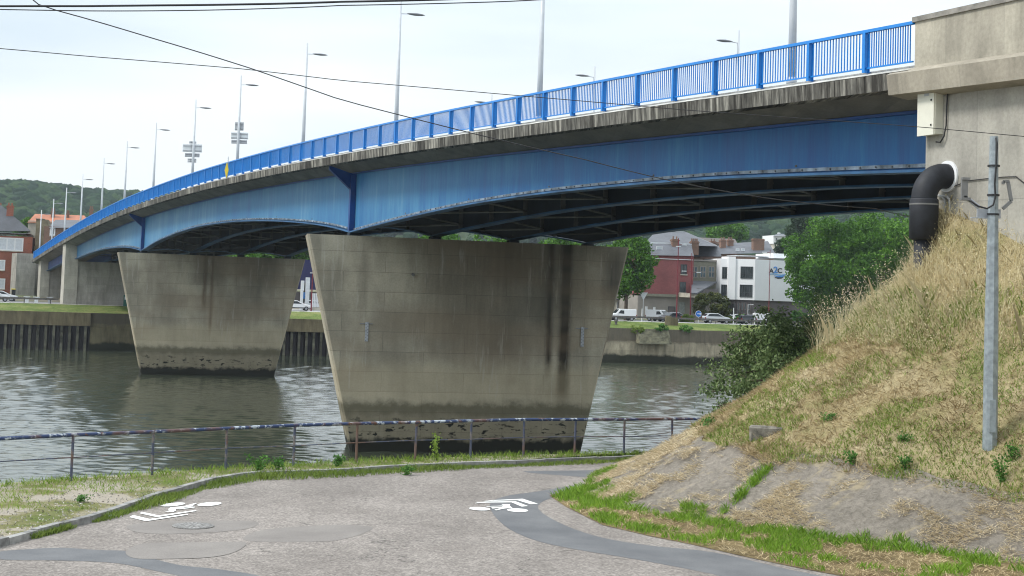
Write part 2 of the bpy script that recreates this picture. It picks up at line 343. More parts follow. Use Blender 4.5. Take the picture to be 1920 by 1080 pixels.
def ZCR(knots):
    ks = np.array(knots, float); xs, ys = ks[:, 0], ks[:, 1]; n = len(xs); d = np.zeros(n)
    for i in range(n):
        a, b = max(i - 1, 0), min(i + 1, n - 1); d[i] = (ys[b] - ys[a]) / (xs[b] - xs[a])
    def f(x):
        i = int(min(max(np.searchsorted(xs, x) - 1, 0), n - 2)); h = xs[i + 1] - xs[i]; q = (x - xs[i]) / h
        return float((2*q**3-3*q**2+1)*ys[i] + (q**3-2*q**2+q)*h*d[i] + (-2*q**3+3*q**2)*ys[i+1] + (q**3-q**2)*h*d[i+1])
    return f
ZR = ZCR([(-40, 16.2), (0, 17.44), (20, 18.08), (40, 18.66), (55, 18.97), (70, 19.2), (87, 19.33), (100, 19.34), (115, 19.22), (130, 19.0), (144, 18.7), (158, 18.25), (175, 17.6), (194, 16.68), (212, 15.72), (230, 14.68), (242.5, 13.93), (300, 10.5)])
S1, S2, S3, S4 = 58.5, 138.3, 200.0, 243.0
_z1 = ZCR([(0, 13.5), (8, 13.82), (14, 14.03), (21, 14.14), (29, 14.18), (38, 14.06), (45, 13.82), (52, 13.5), (58.5, 13.15)])
_z2 = ZCR([(58.5, 13.15), (63, 13.6), (70, 14.07), (82, 14.58), (96, 14.85), (111, 14.72), (127, 13.95), (138.3, 13.0)])
_z3 = ZCR([(138.3, 13.0), (146, 13.4), (157, 13.61), (172, 13.48), (186, 13.0), (200, 12.4)])
def ZB(s): return _z1(s) if s <= S1 else (_z2(s) if s <= S2 else (_z3(s) if s <= S3 else 12.4 - (s - S3) * 0.03))
WID = 20.4; OFFS = [2.0, 7.4, 12.8, 18.2]
def srange(a, b, st): n = max(1, int(round((b - a) / st))); return [a + (b - a) * i / n for i in range(n + 1)]

# ------------------------------------------------------------------ the bridge: one thing with its parts
bridge = empty('road_bridge', BW(0, 0, 4.7), label='long blue steel girder road bridge on concrete piers across the river', cat='bridge')
def bb(mb, name, mats, **k):
    o = mb.build(name, mats, **k); o.parent = bridge; o.matrix_parent_inverse = Matrix.Translation(-Vector(bridge.location)); return o
ss = srange(0, S4, 2.0)
d = MB(); secs = []
for s in ss:
    z = ZR(s); pr = [(0.36, -1.30), (0.36, -1.84), (2.0, -2.20), (WID - 2.0, -2.20), (WID - 0.36, -1.84), (WID - 0.36, -1.30)]
    secs.append([BW(s, o_, z + dz) for o_, dz in pr])
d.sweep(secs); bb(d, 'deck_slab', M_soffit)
d = MB()
for s0, s1 in zip(ss[:-1], ss[1:]): d.sheet([BW(s0, 2.2, ZR(s0) - 1.29), BW(s0, 18.2, ZR(s0) - 1.29), BW(s1, 18.2, ZR(s1) - 1.29), BW(s1, 2.2, ZR(s1) - 1.29)])
bb(d, 'carriageway', M_asph)
for side in (0, 1):
    d = MB(); secs = []; secs2 = []
    for s in ss:
        z = ZR(s); pr = [(0.0, -1.39), (0.03, -1.86), (0.34, -1.90), (0.34, -1.30)]
        pt = [(-0.004, -1.375), (0.34, -1.25), (0.34, -1.20), (0.60, -1.20), (0.60, -1.39)]
        if side: pr = [(WID - a, b) for a, b in pr]; pt = [(WID - a, b) for a, b in pt]
        secs.append([BW(s, a, z + b) for a, b in pr]); secs2.append([BW(s, a, z + b) for a, b in pt])
    d.sweep(secs); o = bb(d, 'edge_beam', M_edge)
    # uv along the bridge for streaks
    d = MB(); d.sweep(secs2); bb(d, 'kerb_capping', M_edgetop)
for gi, off in enumerate(OFFS):
    for a, b in ((1.2, S1), (S1, S2), (S2, S3 - 1.0)):
        st = srange(a, b, 1.5); d = MB()
        d.sweep([[BW(s, off, ZR(s) - 2.2), BW(s, off, ZB(s)), BW(s, off + 0.03, ZB(s)), BW(s, off + 0.03, ZR(s) - 2.2)] for s in st])
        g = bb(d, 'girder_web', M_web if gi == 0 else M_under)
        d = MB(); d.sweep([[BW(s, off - 0.3, ZB(s) - 0.02), BW(s, off - 0.3, ZB(s) - 0.10), BW(s, off + 0.33, ZB(s) - 0.10), BW(s, off + 0.33, ZB(s) - 0.02)] for s in st])
        f = d.build('bottom_flange', M_flange); f.parent = g
        if gi == 0:
            d = MB(); d.sweep([[BW(s, off - 0.08, ZB(s) + 0.16), BW(s, off - 0.08, ZB(s) + 0.05), BW(s, off - 0.005, ZB(s) + 0.05), BW(s, off - 0.005, ZB(s) + 0.16)] for s in st])
            for s in np.arange(a + 0.4, b, 0.8): d.box(BW(s, off - 0.10, ZB(s) + 0.10), (0.03, 0.05, 0.05), math.atan2(BD[1], BD[0]), 1)
            f = d.build('cable_tray', [M_tray, M_brace]); f.parent = g
            d = MB(); d.sweep([[BW(s, off - 0.12, ZR(s) - 2.2), BW(s, off - 0.12, ZR(s) - 2.29), BW(s, off - 0.003, ZR(s) - 2.29), BW(s, off - 0.003, ZR(s) - 2.2)] for s in st])
            f = d.build('top_flange', M_blue); f.parent = g
    for a, b in ((S3 + 1.0, S4 - 1.0),):
        st = srange(a, b, 3); d = MB()
        d.sweep([[BW(s, off, ZR(s) - 2.2), BW(s, off, ZR(s) - 3.6), BW(s, off + 0.03, ZR(s) - 3.6), BW(s, off + 0.03, ZR(s) - 2.2)] for s in st]); g = bb(d, 'girder_web', M_blue)
        d = MB(); d.sweep([[BW(s, off - 0.3, ZR(s) - 3.6), BW(s, off - 0.3, ZR(s) - 3.68), BW(s, off + 0.33, ZR(s) - 3.68), BW(s, off + 0.33, ZR(s) - 3.6)] for s in st])
        f = d.build('bottom_flange', M_flange); f.parent = g
# cross frames, stiffeners and wind bracing under the deck
DZ = math.atan2(BD[1], BD[0])
for s in np.arange(3.5, S3 - 2, 5.0):
    if min(abs(s - S1), abs(s - S2)) < 1.0: continue
    d = MB()
    zt = ZR(s) - 2.35; zb = ZB(s)
    for a, b in zip(OFFS[:-1], OFFS[1:]):
        zm = zb + 0.5 * (zt - zb)
        d.tube([BW(s, a + 0.1, zm), BW(s, b - 0.1, zm)], 0.09, 4); d.tube([BW(s, a + 0.1, zt - 0.05), BW(s, b - 0.1, zt - 0.05)], 0.10, 4)
        d.tube([BW(s, a + 0.1, zm), BW(s, (a + b) / 2, zt - 0.1)], 0.05, 4); d.tube([BW(s, b - 0.1, zm), BW(s, (a + b) / 2, zt - 0.1)], 0.05, 4)
        d.box(BW(s, a + 0.2, (zt + zb) / 2), (0.03, 0.3, zt - zb), DZ); d.box(BW(s, b - 0.15, (zt + zb) / 2), (0.03, 0.26, zt - zb), DZ)
    bb(d, 'cross_frame', M_brace)
d = MB()
k = 0
for s in np.arange(3.5, S3 - 8, 5.0):
    for a, b in zip(OFFS[:-1], OFFS[1:]):
        p, q = (a, b) if k % 2 else (b, a); d.tube([BW(s, p, ZB(s) + 0.25), BW(s + 5, q, ZB(s + 5) + 0.25)], 0.055, 4)
    k += 1
bb(d, 'wind_bracing', M_brace)
for s in (S1, S2):        # cantilever brackets over the piers
    for off, sg in ((2.0, -1), (18.23, 1)):
        d = MB(); z = ZR(s) - 2.2; tip = off + sg * 1.75
        P = lambda a, zz, t: BW(s + t, a, zz)
        t0, t1 = -0.02, 0.02
        poly = [(off, z - 0.15), (tip, z + 0.30 + 0.04), (tip, z + 0.14), (off, z - 1.35)]
        vs = [P(a, zz, t0) for a, zz in poly] + [P(a, zz, t1) for a, zz in poly]
        d.add(vs, [(0, 1, 2, 3), (7, 6, 5, 4)] + [(i, i + 4, (i + 1) % 4 + 4, (i + 1) % 4) for i in range(4)])
        vs = [P(a, zz, t) for t in (-0.17, 0.17) for a, zz in ((off, z - 1.35), (tip, z + 0.14), (tip, z + 0.10), (off, z - 1.39))]
        d.add(vs, [(0, 1, 2, 3), (7, 6, 5, 4)] + [(i, i + 4, (i + 1) % 4 + 4, (i + 1) % 4) for i in range(4)])
        bb(d, 'cantilever_bracket', M_blue)
        d = MB(); d.box(BW(s, off + sg * 0.19, (z - 0.1 + ZB(s) + 0.02) / 2), (0.36, 0.34, z - 0.1 - ZB(s) - 0.02), DZ); bb(d, 'bearing_stiffener', M_blue)
# piers, built in their own frame: x along the pier, origin at the left end of the near top edge
def pier(name, loc, ang, Ltop, ztop, xb0, xb1, zb, th, sk, mat, extra):
    e = MB(); zb2 = -3.0; k = (zb2 - ztop) / (zb - ztop); a0 = xb0 * k; a1 = Ltop + (xb1 - Ltop) * k; nz_ = 14; c = 0.12
    secs = []
    for i in range(nz_ + 1):
        q = i / nz_; z = zb2 + (ztop - zb2) * q; l = a0 + (0 - a0) * q; r = a1 + (Ltop - a1) * q
        secs.append([(l + c, 0, z), (r - c, 0, z), (r, c, z), (r + sk * th, th - c, z), (r + sk * th - c, th, z), (l + sk * th + c, th, z), (l + sk * th, th - c, z), (l, c, z)])
    e.sweep(secs)
    o = e.build(name, mat, loc=loc, rz=ang); o.parent = bridge; o.matrix_parent_inverse = Matrix.Translation(-Vector(bridge.location))
    return o
def on_near(px, py, loc, ang):
    dr = np.array([math.cos(ang), math.sin(ang)]); n_ = np.array([-math.sin(ang), math.cos(ang)]); return inpl(px, py, np.array(loc[:2]), dr, n_, 0)
ang1 = R_(15.3); ang2 = R_(17.5)
p1 = G(577, 438, 12.82); l1 = (p1[0], p1[1], 0); Lt1 = on_near(1180, 463, l1, ang1)[0]
x0, z0 = on_near(660, 862, l1, ang1); x1, z1 = on_near(1083, 853, l1, ang1)
print('pier1', p1, Lt1, x0, z0, x1, z1)
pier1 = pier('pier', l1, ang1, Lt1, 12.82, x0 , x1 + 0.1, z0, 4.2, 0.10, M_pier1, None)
p2 = D(221, 473, 165.0); l2 = (p2[0], p2[1], 0); Lt2, zz2 = on_near(573, 486, l2, ang2)
x0, z0 = on_near(264, 700, l2, ang2); x1, z1 = on_near(514, 707, l2, ang2)
print('pier2', p2, Lt2, zz2, x0, z0, x1, z1)
pier2 = pier('pier', l2, ang2, Lt2, (p2[2] + zz2) / 2, x0, x1, (z0 + z1) / 2, 4.4, 0.04, M_pier2, None)
tag(pier1, 'nearer wide tapering concrete pier with two dark vertical streaks'); tag(pier2, 'farther tapering concrete pier with a brown rust streak')
for s, zt in ((S1, 12.82), (S2, (p2[2] + zz2) / 2)):
    for off in OFFS:
        d = MB(); d.box(BW(s, off + 0.015, (zt + ZB(s) - 0.1) / 2 - 0.02), (0.5, 0.7, ZB(s) - 0.1 - zt + 0.03), DZ); bb(d, 'bearing', M_under)
def staff(px0, py0, py1, loc, ang, pier_o, zt):
    x, z = on_near(px0, py0, loc, ang); x2, z2 = on_near(px0, py1, loc, ang); e = MB()
    e.box((x, -0.05, (z + z2) / 2), (0.20, 0.06, z - z2)); e.box((x - 0.05, -0.035, z - 0.1), (0.8, 0.04, 0.05), mi=1)
    for q in range(12): e.box((x + (0.05 if q % 2 else -0.05), -0.083, z2 + (z - z2) * (q + 0.5) / 12), (0.07, 0.006, 0.05), mi=1)
    o = e.build('tide_gauge', [M_signd, M_lamph]); o.parent = pier_o; return o
staff(688, 604, 640, l1, ang1, pier1, 0); staff(1092, 613, 650, l1, ang1, pier1, 0)
e = MB(); x, z = on_near(774, 514, l1, ang1); e.tube([(x, 0.05, z), (x, -0.25, z - 0.05)], 0.09, 8); o = e.build('drain_spout', M_brace); o.parent = pier1
# railing on both edges
def railing(off, s0, s1, full):
    e = MB(); st = srange(s0, s1, 2.0)
    e.sweep([[BW(s, off - 0.055, ZR(s) - 0.09), BW(s, off + 0.055, ZR(s) - 0.09), BW(s, off + 0.05, ZR(s)), BW(s, off - 0.05, ZR(s))] for s in st])
    rl = bb(e, 'railing', M_rail)
    n = int((s1 - s0) / 2.87)
    for i in range(n + 1):
        s = s0 + 2.2 + i * 2.87
        if s > s1: break
        e = MB(); zc = ZR(s)
        e.box(BW(s, off + 0.005, zc - 0.09 - 0.58), (0.02, 0.19, 1.16), DZ)
        for q in (-0.085, 0.085): e.box(BW(s, off + q, zc - 0.09 - 0.58), (0.13, 0.014, 1.16), DZ)
        o = e.build('railing_post', M_rail); o.parent = rl
    lo = s0
    for i in range(n + 2):
        hi = min(s0 + 2.2 + i * 2.87, s1)
        if hi - lo < 0.4: break
        e = MB(); a, b = lo + 0.1, hi - 0.1
        z0_, z1_ = ZR(a), ZR(b)
        e.sweep([[BW(s, off - 0.025, ZR(s) - 1.14), BW(s, off + 0.025, ZR(s) - 1.14), BW(s, off + 0.025, ZR(s) - 1.10), BW(s, off - 0.025, ZR(s) - 1.10)] for s in (lo + 0.02, hi - 0.02)])
        nb = 18 if full else 10
        for j in range(nb):
            s = a + (b - a) * (j + 0.5) / nb; z = z0_ + (z1_ - z0_) * (j + 0.5) / nb
            e.box(BW(s, off, z - 0.60), (0.022 if full else 0.03, 0.03, 1.02), DZ)
        o = e.build('railing_panel', M_rail); o.parent = rl
        lo = hi
    return rl
railing(0.2, 0.0, 242.6, True); railing(WID - 0.2, 0.0, 242.6, False)
# far land piers: full-height pillar at the near end, lower wall behind it
def frame_box(mb, c0, ang, a0, a1, t0, t1, z0, z1, mi=0):
    ca, sa = math.cos(ang), math.sin(ang)
    W = lambda a, t: (c0[0] + a * ca - t * sa, c0[1] + a * sa + t * ca)
    pts = [W(a0, t0), W(a1, t0), W(a1, t1), W(a0, t1)]; mb.prism(pts, z0, z1, mi)
for (pxl, pym, sA, wallL, full, zlow, ww) in ((121.5, 500, 198.0, 19.5, True, None, 2.0), (75.5, 520, 236.0, 6.0, False, None, 1.9)):
    c0 = D(pxl, pym, BA[1] + BD[1] * sA - 0.3)
    e = MB(); s_here = sA; zt = ZR(s_here) - 1.93
    wpx = {121.5: (145.5, 111.5), 75.5: (92.0, 64.0)}[pxl]
    a1 = (wpx[0] - pxl) / 2900 * c0[1] * 1.0; sk = 2.6
    ca, sa = math.cos(R_(16)), math.sin(R_(16)); B = lambda a, t: (c0[0] + a * ca - t * sa * 1.6, c0[1] + a * sa + t * ca)
    e.prism([B(0, 0), B(a1, 0), B(a1, sk), B(0, sk)], 4.0, zt)
    o = bb(e, 'land_pier', M_concp)
    e = MB(); zl = D(200, 492, c0[1] + 2)[2] if full else zt - 0.6
    e.prism([B(a1, 0.15), B(a1 + (wallL if full else 12), 0.15), B(a1 + (wallL if full else 12), sk), B(a1, sk)], 4.0, zl if full else 12.2)
    bb(e, 'pier_wall', M_concd)
    if full:
        for off in OFFS:
            q = MB(); q.box(BW(sA, off, (zl + ZB(sA - 1) - 0.12) / 2), (0.6, 0.7, ZB(sA - 1) - 0.1 - zl), DZ); bb(q, 'bearing', M_under)
# near abutment with parapet, coping and wing wall
ab = empty('bridge_abutment', BW(0, 0.5, 4.7), label='pale concrete abutment wall with parapet and coping at right end of bridge', cat='abutment')
def aa(mb, name, mats):
    o = mb.build(name, mats); o.parent = ab; o.matrix_parent_inverse = Matrix.Translation(-Vector(ab.location)); return o
sc_, _ = BP(1735, 330, 0.5)
E_ = MB(); E_.prism([BW(sc_, 0.5, 0)[:2], BW(sc_ + 1.2, 2.6, 0)[:2], BW(sc_ + 1.2, WID - 2.6, 0)[:2], BW(sc_, WID - 0.5, 0)[:2], BW(-30, WID - 0.5, 0)[:2], BW(-30, 0.5, 0)[:2]], 3.0, 15.3); aa(E_, 'wing_wall', M_conc)
E_ = MB(); E_.sweep([[BW(s, 0.45, ZR(s) - 1.9), BW(s, 0.45, ZR(s) - 1.2), BW(s, WID - 0.45, ZR(s) - 1.2), BW(s, WID - 0.45, ZR(s) - 1.9)] for s in (0.9, -10, -20, -30)]); aa(E_, 'road_slab', M_asph)
E_ = MB(); E_.sweep([[BW(s, -0.14, ZR(s) - 1.46), BW(s, -0.06, ZR(s) - 2.02), BW(s, 0.6, ZR(s) - 2.1), BW(s, 0.6, ZR(s) - 1.3), BW(s, 0.19, ZR(s) - 1.3)] for s in (0.75, 0.72, -1.5, -4, -8, -16, -30)]); aa(E_, 'coping', M_coping)
E_ = MB(); E_.sweep([[BW(s, 0.2, ZR(0) + 0.09 + s * 0.014 - 0.13), BW(s, 0.2, ZR(s) - 1.32), BW(s, 0.55, ZR(s) - 1.32), BW(s, 0.55, ZR(0) - 0.04 + s * 0.014)] for s in (-0.05, -2, -4, -8, -16, -30)]); aa(E_, 'parapet_wall', M_parapet)
M_cap = plain('capstone_concrete', (0.25, 0.235, 0.21), 0.9, var=0.35, scale=2.5, kind='world', bump=0.3)
E_ = MB(); E_.sweep([[BW(s, 0.14, ZR(0) + 0.10 + s * 0.014), BW(s, 0.14, ZR(0) - 0.042 + s * 0.014), BW(s, 0.61, ZR(0) - 0.042 + s * 0.014), BW(s, 0.61, ZR(0) + 0.10 + s * 0.014)] for s in (0.02, -2, -4, -8, -16, -30)]); aa(E_, 'capstone', M_cap)
# far abutment
fa = MB(); c0 = D(62, 520, 268.0)
ca, sa = math.cos(R_(16)), math.sin(R_(16)); B = lambda a, t: (c0[0] + a * ca - t * sa, c0[1] + a * sa + t * ca)
fa_w = (62 - 31) / 2900 * 268
fa.prism([B(-fa_w, 0), B(0.3, 0), B(0.3, 6), B(-fa_w - 1.0, 6)], 4.0, D(45, 475, 268)[2]); fa.prism([B(0.3, 2.0), B(22, 2.0), B(22, 30), B(0.3, 30)], 4.0, 12.2)
tag(fa.build('far_abutment', M_concd), 'grey concrete end wall at far left end of bridge beside red house', 'abutment')

# ------------------------------------------------------------------ water
def water_mat():
    t = NT('river_water'); n1 = t.noise(t.coord('world', (1.2, 4.0, 1)), 1.0, 4, 0.60, 0.3); n0 = t.noise(t.coord('world', (0.03, 0.06, 1)), 1.0, 3, 0.5)
    t.bump(n1, 0.5, 0.03)
    c = t.ramp(n0, [(0.3, (0.040, 0.050, 0.034)), (0.7, (0.060, 0.070, 0.045))])
    m_ = t.out(c, 0.05, 0, 0.5); t.p.inputs['IOR'].default_value = 1.5; return m_
M_water = water_mat()
wr_ = np.random.default_rng(21); NR, NC = 950, 850
wy = 40.0 * (255 / 40.0) ** np.linspace(0, 1, NR); wu = np.linspace(-0.44, 0.30, NC); WY = np.repeat(wy[:, None], NC, 1); WX = WY * wu[None, :]
WZ = np.zeros_like(WX); patch = 0.5 + 0.5 * np.sin(WX * 0.045 + 1.3 * np.sin(WY * 0.03)) * np.sin(WY * 0.06 + WX * 0.02)
for i in range(46):
    lam = 0.38 * (2.0 / 0.38) ** wr_.random(); th_ = wr_.normal(1.75, 0.55); kx, ky = math.cos(th_) * 6.283 / lam, math.sin(th_) * 6.283 / lam; am = 0.0046 * lam ** 0.75 * wr_.uniform(0.6, 1.3)
    fade = np.clip(lam / (WY * 0.74 / NC * 2.5 + 0.012 * WY * 0.5) - 0.4, 0, 1)
    ph_ = kx * WX + ky * WY + wr_.uniform(0, 6.28) + 0.9 * np.sin(WX * 0.11 + i) + 0.7 * np.sin(WY * 0.13 + 2.1 * i); WZ += am * fade * (1 - 1.6 * np.abs(np.sin(ph_ / 2)) ** 1.3) 
WZ = WZ * (0.75 + 0.5 * patch); WZ -= WZ.mean(); WZ = np.maximum(WZ, -0.15)
wv_ = np.stack([WX, WY, WZ - 0.35], -1).reshape(-1, 3); ii = (np.arange(NR - 1)[:, None] * NC + np.arange(NC - 1)[None, :]).reshape(-1); wf = np.stack([ii, ii + 1, ii + NC + 1, ii + NC], 1)
nb_ = len(wv_); wv_ = np.concatenate([wv_, np.array([(-900, 15, -0.55), (600, 15, -0.55), (600, 420, -0.55), (-900, 20, -0.55)])]); wf = np.concatenate([wf, np.array([[nb_, nb_ + 1, nb_ + 2, nb_ + 3]])])
me = bpy.data.meshes.new('river_water'); me.vertices.add(len(wv_)); me.vertices.foreach_set('co', wv_.reshape(-1).astype(np.float32)); me.loops.add(len(wf) * 4); me.loops.foreach_set('vertex_index', wf.reshape(-1).astype(np.int32)); me.polygons.add(len(wf)); me.polygons.foreach_set('loop_start', np.arange(0, len(wf) * 4, 4, dtype=np.int32)); me.update(calc_edges=True)
me.polygons.foreach_set('use_smooth', [True] * len(me.polygons)); me.materials.append(M_water); wo_ = bpy.data.objects.new('river_water', me); COL.objects.link(wo_); tag(wo_, kind='structure')

# ------------------------------------------------------------------ near bank: ground, road, verge, kerb, quay wall
ZG = 4.7; ZV = 4.82
kerb_px = [(170, 965), (230, 945), (300, 922), (400, 895), (470, 884), (560, 882), (660, 878), (750, 872), (840, 868), (930, 865), (1080, 859), (1225, 853)]
kl = [G(x, y, ZV)[:2] for x, y in kerb_px]
kl = [np.array((-12.6, 8.0)), np.array((-11.0, 18.0)), np.array((-9.9, 26.0)), G(0, 1010, ZV)[:2], G(90, 985, ZV)[:2]] + kl + [np.array((6.6, 50.2)), np.array((9.5, 52.3)), np.array((14, 54.5)), np.array((24, 58)), np.array((45, 62))]
posts_px = [(139, 897), (284, 890), (420, 881), (547, 873), (665, 865), (779, 861), (884, 857), (985, 853), (1078, 852), (1167, 851)]
rp_ = [G(x, y, ZV)[:2] for x, y in posts_px]
A_ = np.array(rp_); idx = np.arange(10); fx = np.polyfit(idx, A_[:, 0], 2); fy = np.polyfit(idx, A_[:, 1], 2)
rail_pts = [np.array((np.polyval(fx, i), np.polyval(fy, i))) for i in range(-7, 13)]
shore = [p + np.array((-0.28, 0.30)) for p in rail_pts] + [np.array((9.2, 53.2)), np.array((13.5, 55.6)), np.array((24, 60)), np.array((60, 70)), np.array((600, 215))]
shore[0] = shore[0] + np.array((-1, -1))
shore = [np.array((-22, 8.0)), np.array((-20, 25.0))] + shore
def asphalt():
    t = NT('worn_gravel_asphalt'); v = t.coord('world'); vo = t.n('ShaderNodeTexVoronoi', Scale=26.0); t.l(v, vo.inputs['Vector'])
    n1 = t.noise(v, 0.5, 5, 0.6); n2 = t.noise(v, 22, 4, 0.7); n4 = t.noise(t.coord('world', (1, 1, 1)), 6.5, 4, 0.75)
    c = t.ramp(n1, [(0.3, (0.215, 0.192, 0.175)), (0.7, (0.27, 0.243, 0.222))])
    sp = t.ramp(vo.outputs['Color'], [(0.1, 0.62), (0.5, 0.97), (0.85, 1.35)])
    c = t.mix(0.75, c, sp, 'MULTIPLY'); c = t.mix(0.55, c, t.ramp(n2, [(0.35, 0.6), (0.6, 1.2)]), 'MULTIPLY'); c = t.mix(0.8, c, t.ramp(n4, [(0.34, 0.82), (0.5, 1.0), (0.66, 1.16)]), 'MULTIPLY')
    wv = t.n('ShaderNodeVectorMath', _operation='ADD'); nn = t.n('ShaderNodeTexNoise', Scale=1.3, Detail=4.0); t.l(v, nn.inputs['Vector']); t.l(v, wv.inputs[0]); t.l(nn.outputs['Color'], wv.inputs[1])
    ve = t.n('ShaderNodeTexVoronoi', Scale=0.42, _feature='DISTANCE_TO_EDGE'); t.l(wv.outputs[0], ve.inputs['Vector']); ck = t.ramp(ve.outputs['Distance'], [(0.0, 1.0), (0.007, 0.0)]); ck = t.math('MULTIPLY', ck, t.ramp(t.noise(v, 0.35, 2), [(0.50, 0.0), (0.56, 0.75)])); c = t.mix(ck, c, (0.07, 0.065, 0.06))
    wear = t.ramp(t.noise(t.coord('world', (0.25, 0.10, 1), rot=(0, 0, 0.6)), 1.6, 4, 0.6), [(0.35, 0.82), (0.65, 1.10)]); c = t.mix(1.0, c, wear, 'MULTIPLY')
    t.bump(n2, 0.4, 0.01); return t.out(c, 0.95, 0, 0.15)
M_road = asphalt()
def smooth_patch(name, a, b):
    t = NT(name); v = t.coord('world'); n1 = t.noise(v, 0.9, 4, 0.6); n2 = t.noise(v, 30, 3, 0.7)
    c = t.ramp(n1, [(0.3, a), (0.7, b)]); c = t.mix(0.6, c, t.ramp(n2, [(0.35, 0.8), (0.65, 1.15)]), 'MULTIPLY'); return t.out(c, 0.9, 0, 0.2)
M_patch = smooth_patch('dark_asphalt_patch', (0.115, 0.118, 0.125), (0.165, 0.167, 0.172))
M_patch2 = smooth_patch('grey_asphalt_patch', (0.190, 0.173, 0.161), (0.240, 0.220, 0.203))
def soil(name, stops, sc=0.8, sp=30):
    t = NT(name); v = t.coord('world'); n1 = t.noise(v, sc, 6, 0.65, 0.4); n2 = t.noise(v, sp, 4, 0.7)
    c = t.ramp(n1, stops); c = t.mix(0.8, c, t.ramp(n2, [(0.3, 0.55), (0.65, 1.3)]), 'MULTIPLY'); t.bump(n2, 0.5, 0.02); return t.out(c, 0.95, 0, 0.1)
M_verge = soil('gravel_and_turf', [(0.36, (0.10, 0.125, 0.035)), (0.47, (0.17, 0.16, 0.075)), (0.56, (0.31, 0.275, 0.225))], 0.6)
M_soil = soil('dry_soil', [(0.3, (0.10, 0.075, 0.04)), (0.6, (0.22, 0.17, 0.09))], 1.0)
M_kerb = plain('kerb_stone', (0.27, 0.265, 0.255), 0.9, var=0.35, scale=3, kind='world', bump=0.3)
M_quay = concrete('quay_wall_concrete', (0.25, 0.24, 0.2), line_w=3, line_h=1.2)
e = MB(); gp = [(p[0], p[1], ZG - 0.04) for p in shore] + [(600, -200, ZG - 0.04), (-22, -200, ZG - 0.04)]; e.sheet(gp)
tag(e.build('near_ground', M_soil), kind='structure')
e = MB(); e.sheet([(p[0], p[1], ZG) for p in kl] + [(45, 40, ZG), (8.0, 41.0, ZG), (9.0, 37, ZG), (12.5, 33, ZG), (16, 20, ZG), (16, 2, ZG), (-12.9, 2, ZG)])
tag(e.build('road', M_road), kind='structure')
e = MB(); e.prism([tuple(p) for p in shore[:-4] + kl[::-1][4:]], ZG - 0.3, ZV - 0.03); tag(e.build('verge', M_verge), kind='structure')
e = MB()
for p, q in zip(shore[:-1], shore[1:]):
    e.add([(p[0], p[1], -2), (q[0], q[1], -2), (q[0], q[1], ZG - 0.05), (p[0], p[1], ZG - 0.05)], [(0, 1, 2, 3)])
tag(e.build('near_quay_wall', M_quay), 'rough concrete river wall dropping to the water below the blue handrail', 'wall')
# kerb: one run of stones, and the path patches
e = MB()
def resample(pts, st):
    pts = np.array(pts); sg = np.hypot(*np.diff(pts, axis=0).T); cu = np.concatenate([[0], np.cumsum(sg)]); q = np.arange(0, cu[-1], st)
    return np.stack([np.interp(q, cu, pts[:, 0]), np.interp(q, cu, pts[:, 1])], 1)
kr = resample(kl, 1.0)
for i in range(len(kr) - 1):
    p, q = kr[i], kr[i + 1]; dd = (q - p) / np.linalg.norm(q - p); c = (p + q) / 2; jz = random.uniform(-0.012, 0.012)
    e.box((c[0] + dd[1] * 0.07, c[1] - dd[0] * 0.07, ZV - 0.10 + jz), (np.linalg.norm(q - p) - 0.02, 0.15, 0.24), math.atan2(dd[1], dd[0]))
tag(e.build('kerb', M_kerb), 'long curved run of grey kerb stones between path and verge', 'kerb')
def spline(pts, n=6):
    out = []; P = [np.array(p, float) for p in pts]; k = len(P)
    for i in range(k):
        p0, p1, p2, p3 = P[i - 1], P[i], P[(i + 1) % k], P[(i + 2) % k]
        for j in range(n):
            t = j / n; out.append(0.5 * ((2 * p1) + (-p0 + p2) * t + (2 * p0 - 5 * p1 + 4 * p2 - p3) * t * t + (-p0 + 3 * p1 - 3 * p2 + p3) * t ** 3))
    return out
def ground_patch(name, px, mat, z, n=5):
    e = MB(); e.sheet([(*G(x, y, z)[:2], z) for x, y in (spline(px, n) if n else px)]); o = e.build(name, mat); return o
strip = [(1230, 890), (1090, 908), (1010, 921), (945, 931), (918, 948), (945, 985), (1000, 1012), (1080, 1030), (1200, 1050), (1330, 1075), (1420, 1095), (1500, 1100), (1640, 1100), (1480, 1068), (1340, 1036), (1220, 1023), (1130, 1008), (1060, 985), (1010, 955), (1030, 935), (1110, 918), (1235, 905)]
tag(ground_patch('asphalt_patch', strip, M_patch, ZG + 0.004, 4), kind='structure')
tag(ground_patch('asphalt_patch', [(980, 884), (1080, 882), (1160, 880), (1200, 872), (1235, 870), (1235, 896), (1140, 896), (1060, 892)], M_patch, ZG + 0.004, 4), kind='structure')
tag(ground_patch('asphalt_patch', [(-5, 1035), (60, 1029), (120, 1027), (180, 1031), (245, 1034), (290, 1048), (340, 1060), (400, 1066), (480, 1078), (500, 1090), (380, 1086), (300, 1072), (220, 1056), (120, 1051), (30, 1050), (-5, 1047)], M_patch, ZG + 0.004, 4), kind='structure')
tag(ground_patch('asphalt_patch', [(236, 1033), (270, 1019), (340, 1017), (430, 1016), (462, 1018), (440, 1035), (390, 1045), (300, 1048), (250, 1046)], M_patch2, ZG + 0.008, 4), kind='structure')
tag(ground_patch('asphalt_patch', [(240, 985), (300, 978), (400, 976), (480, 978), (470, 990), (400, 998), (300, 1001), (250, 996)], M_patch2, ZG + 0.004, 4), kind='structure')
tag(ground_patch('asphalt_patch', [(470, 1000), (520, 990), (640, 984), (700, 990), (640, 1012), (560, 1016), (462, 1014)], M_patch2, ZG + 0.004, 4), kind='structure')
0 and tag(ground_patch('asphalt_patch', [(820, 1005), (900, 990), (960, 1002), (900, 1022), (830, 1020)], M_patch2, ZG + 0.004, 4), kind='structure')
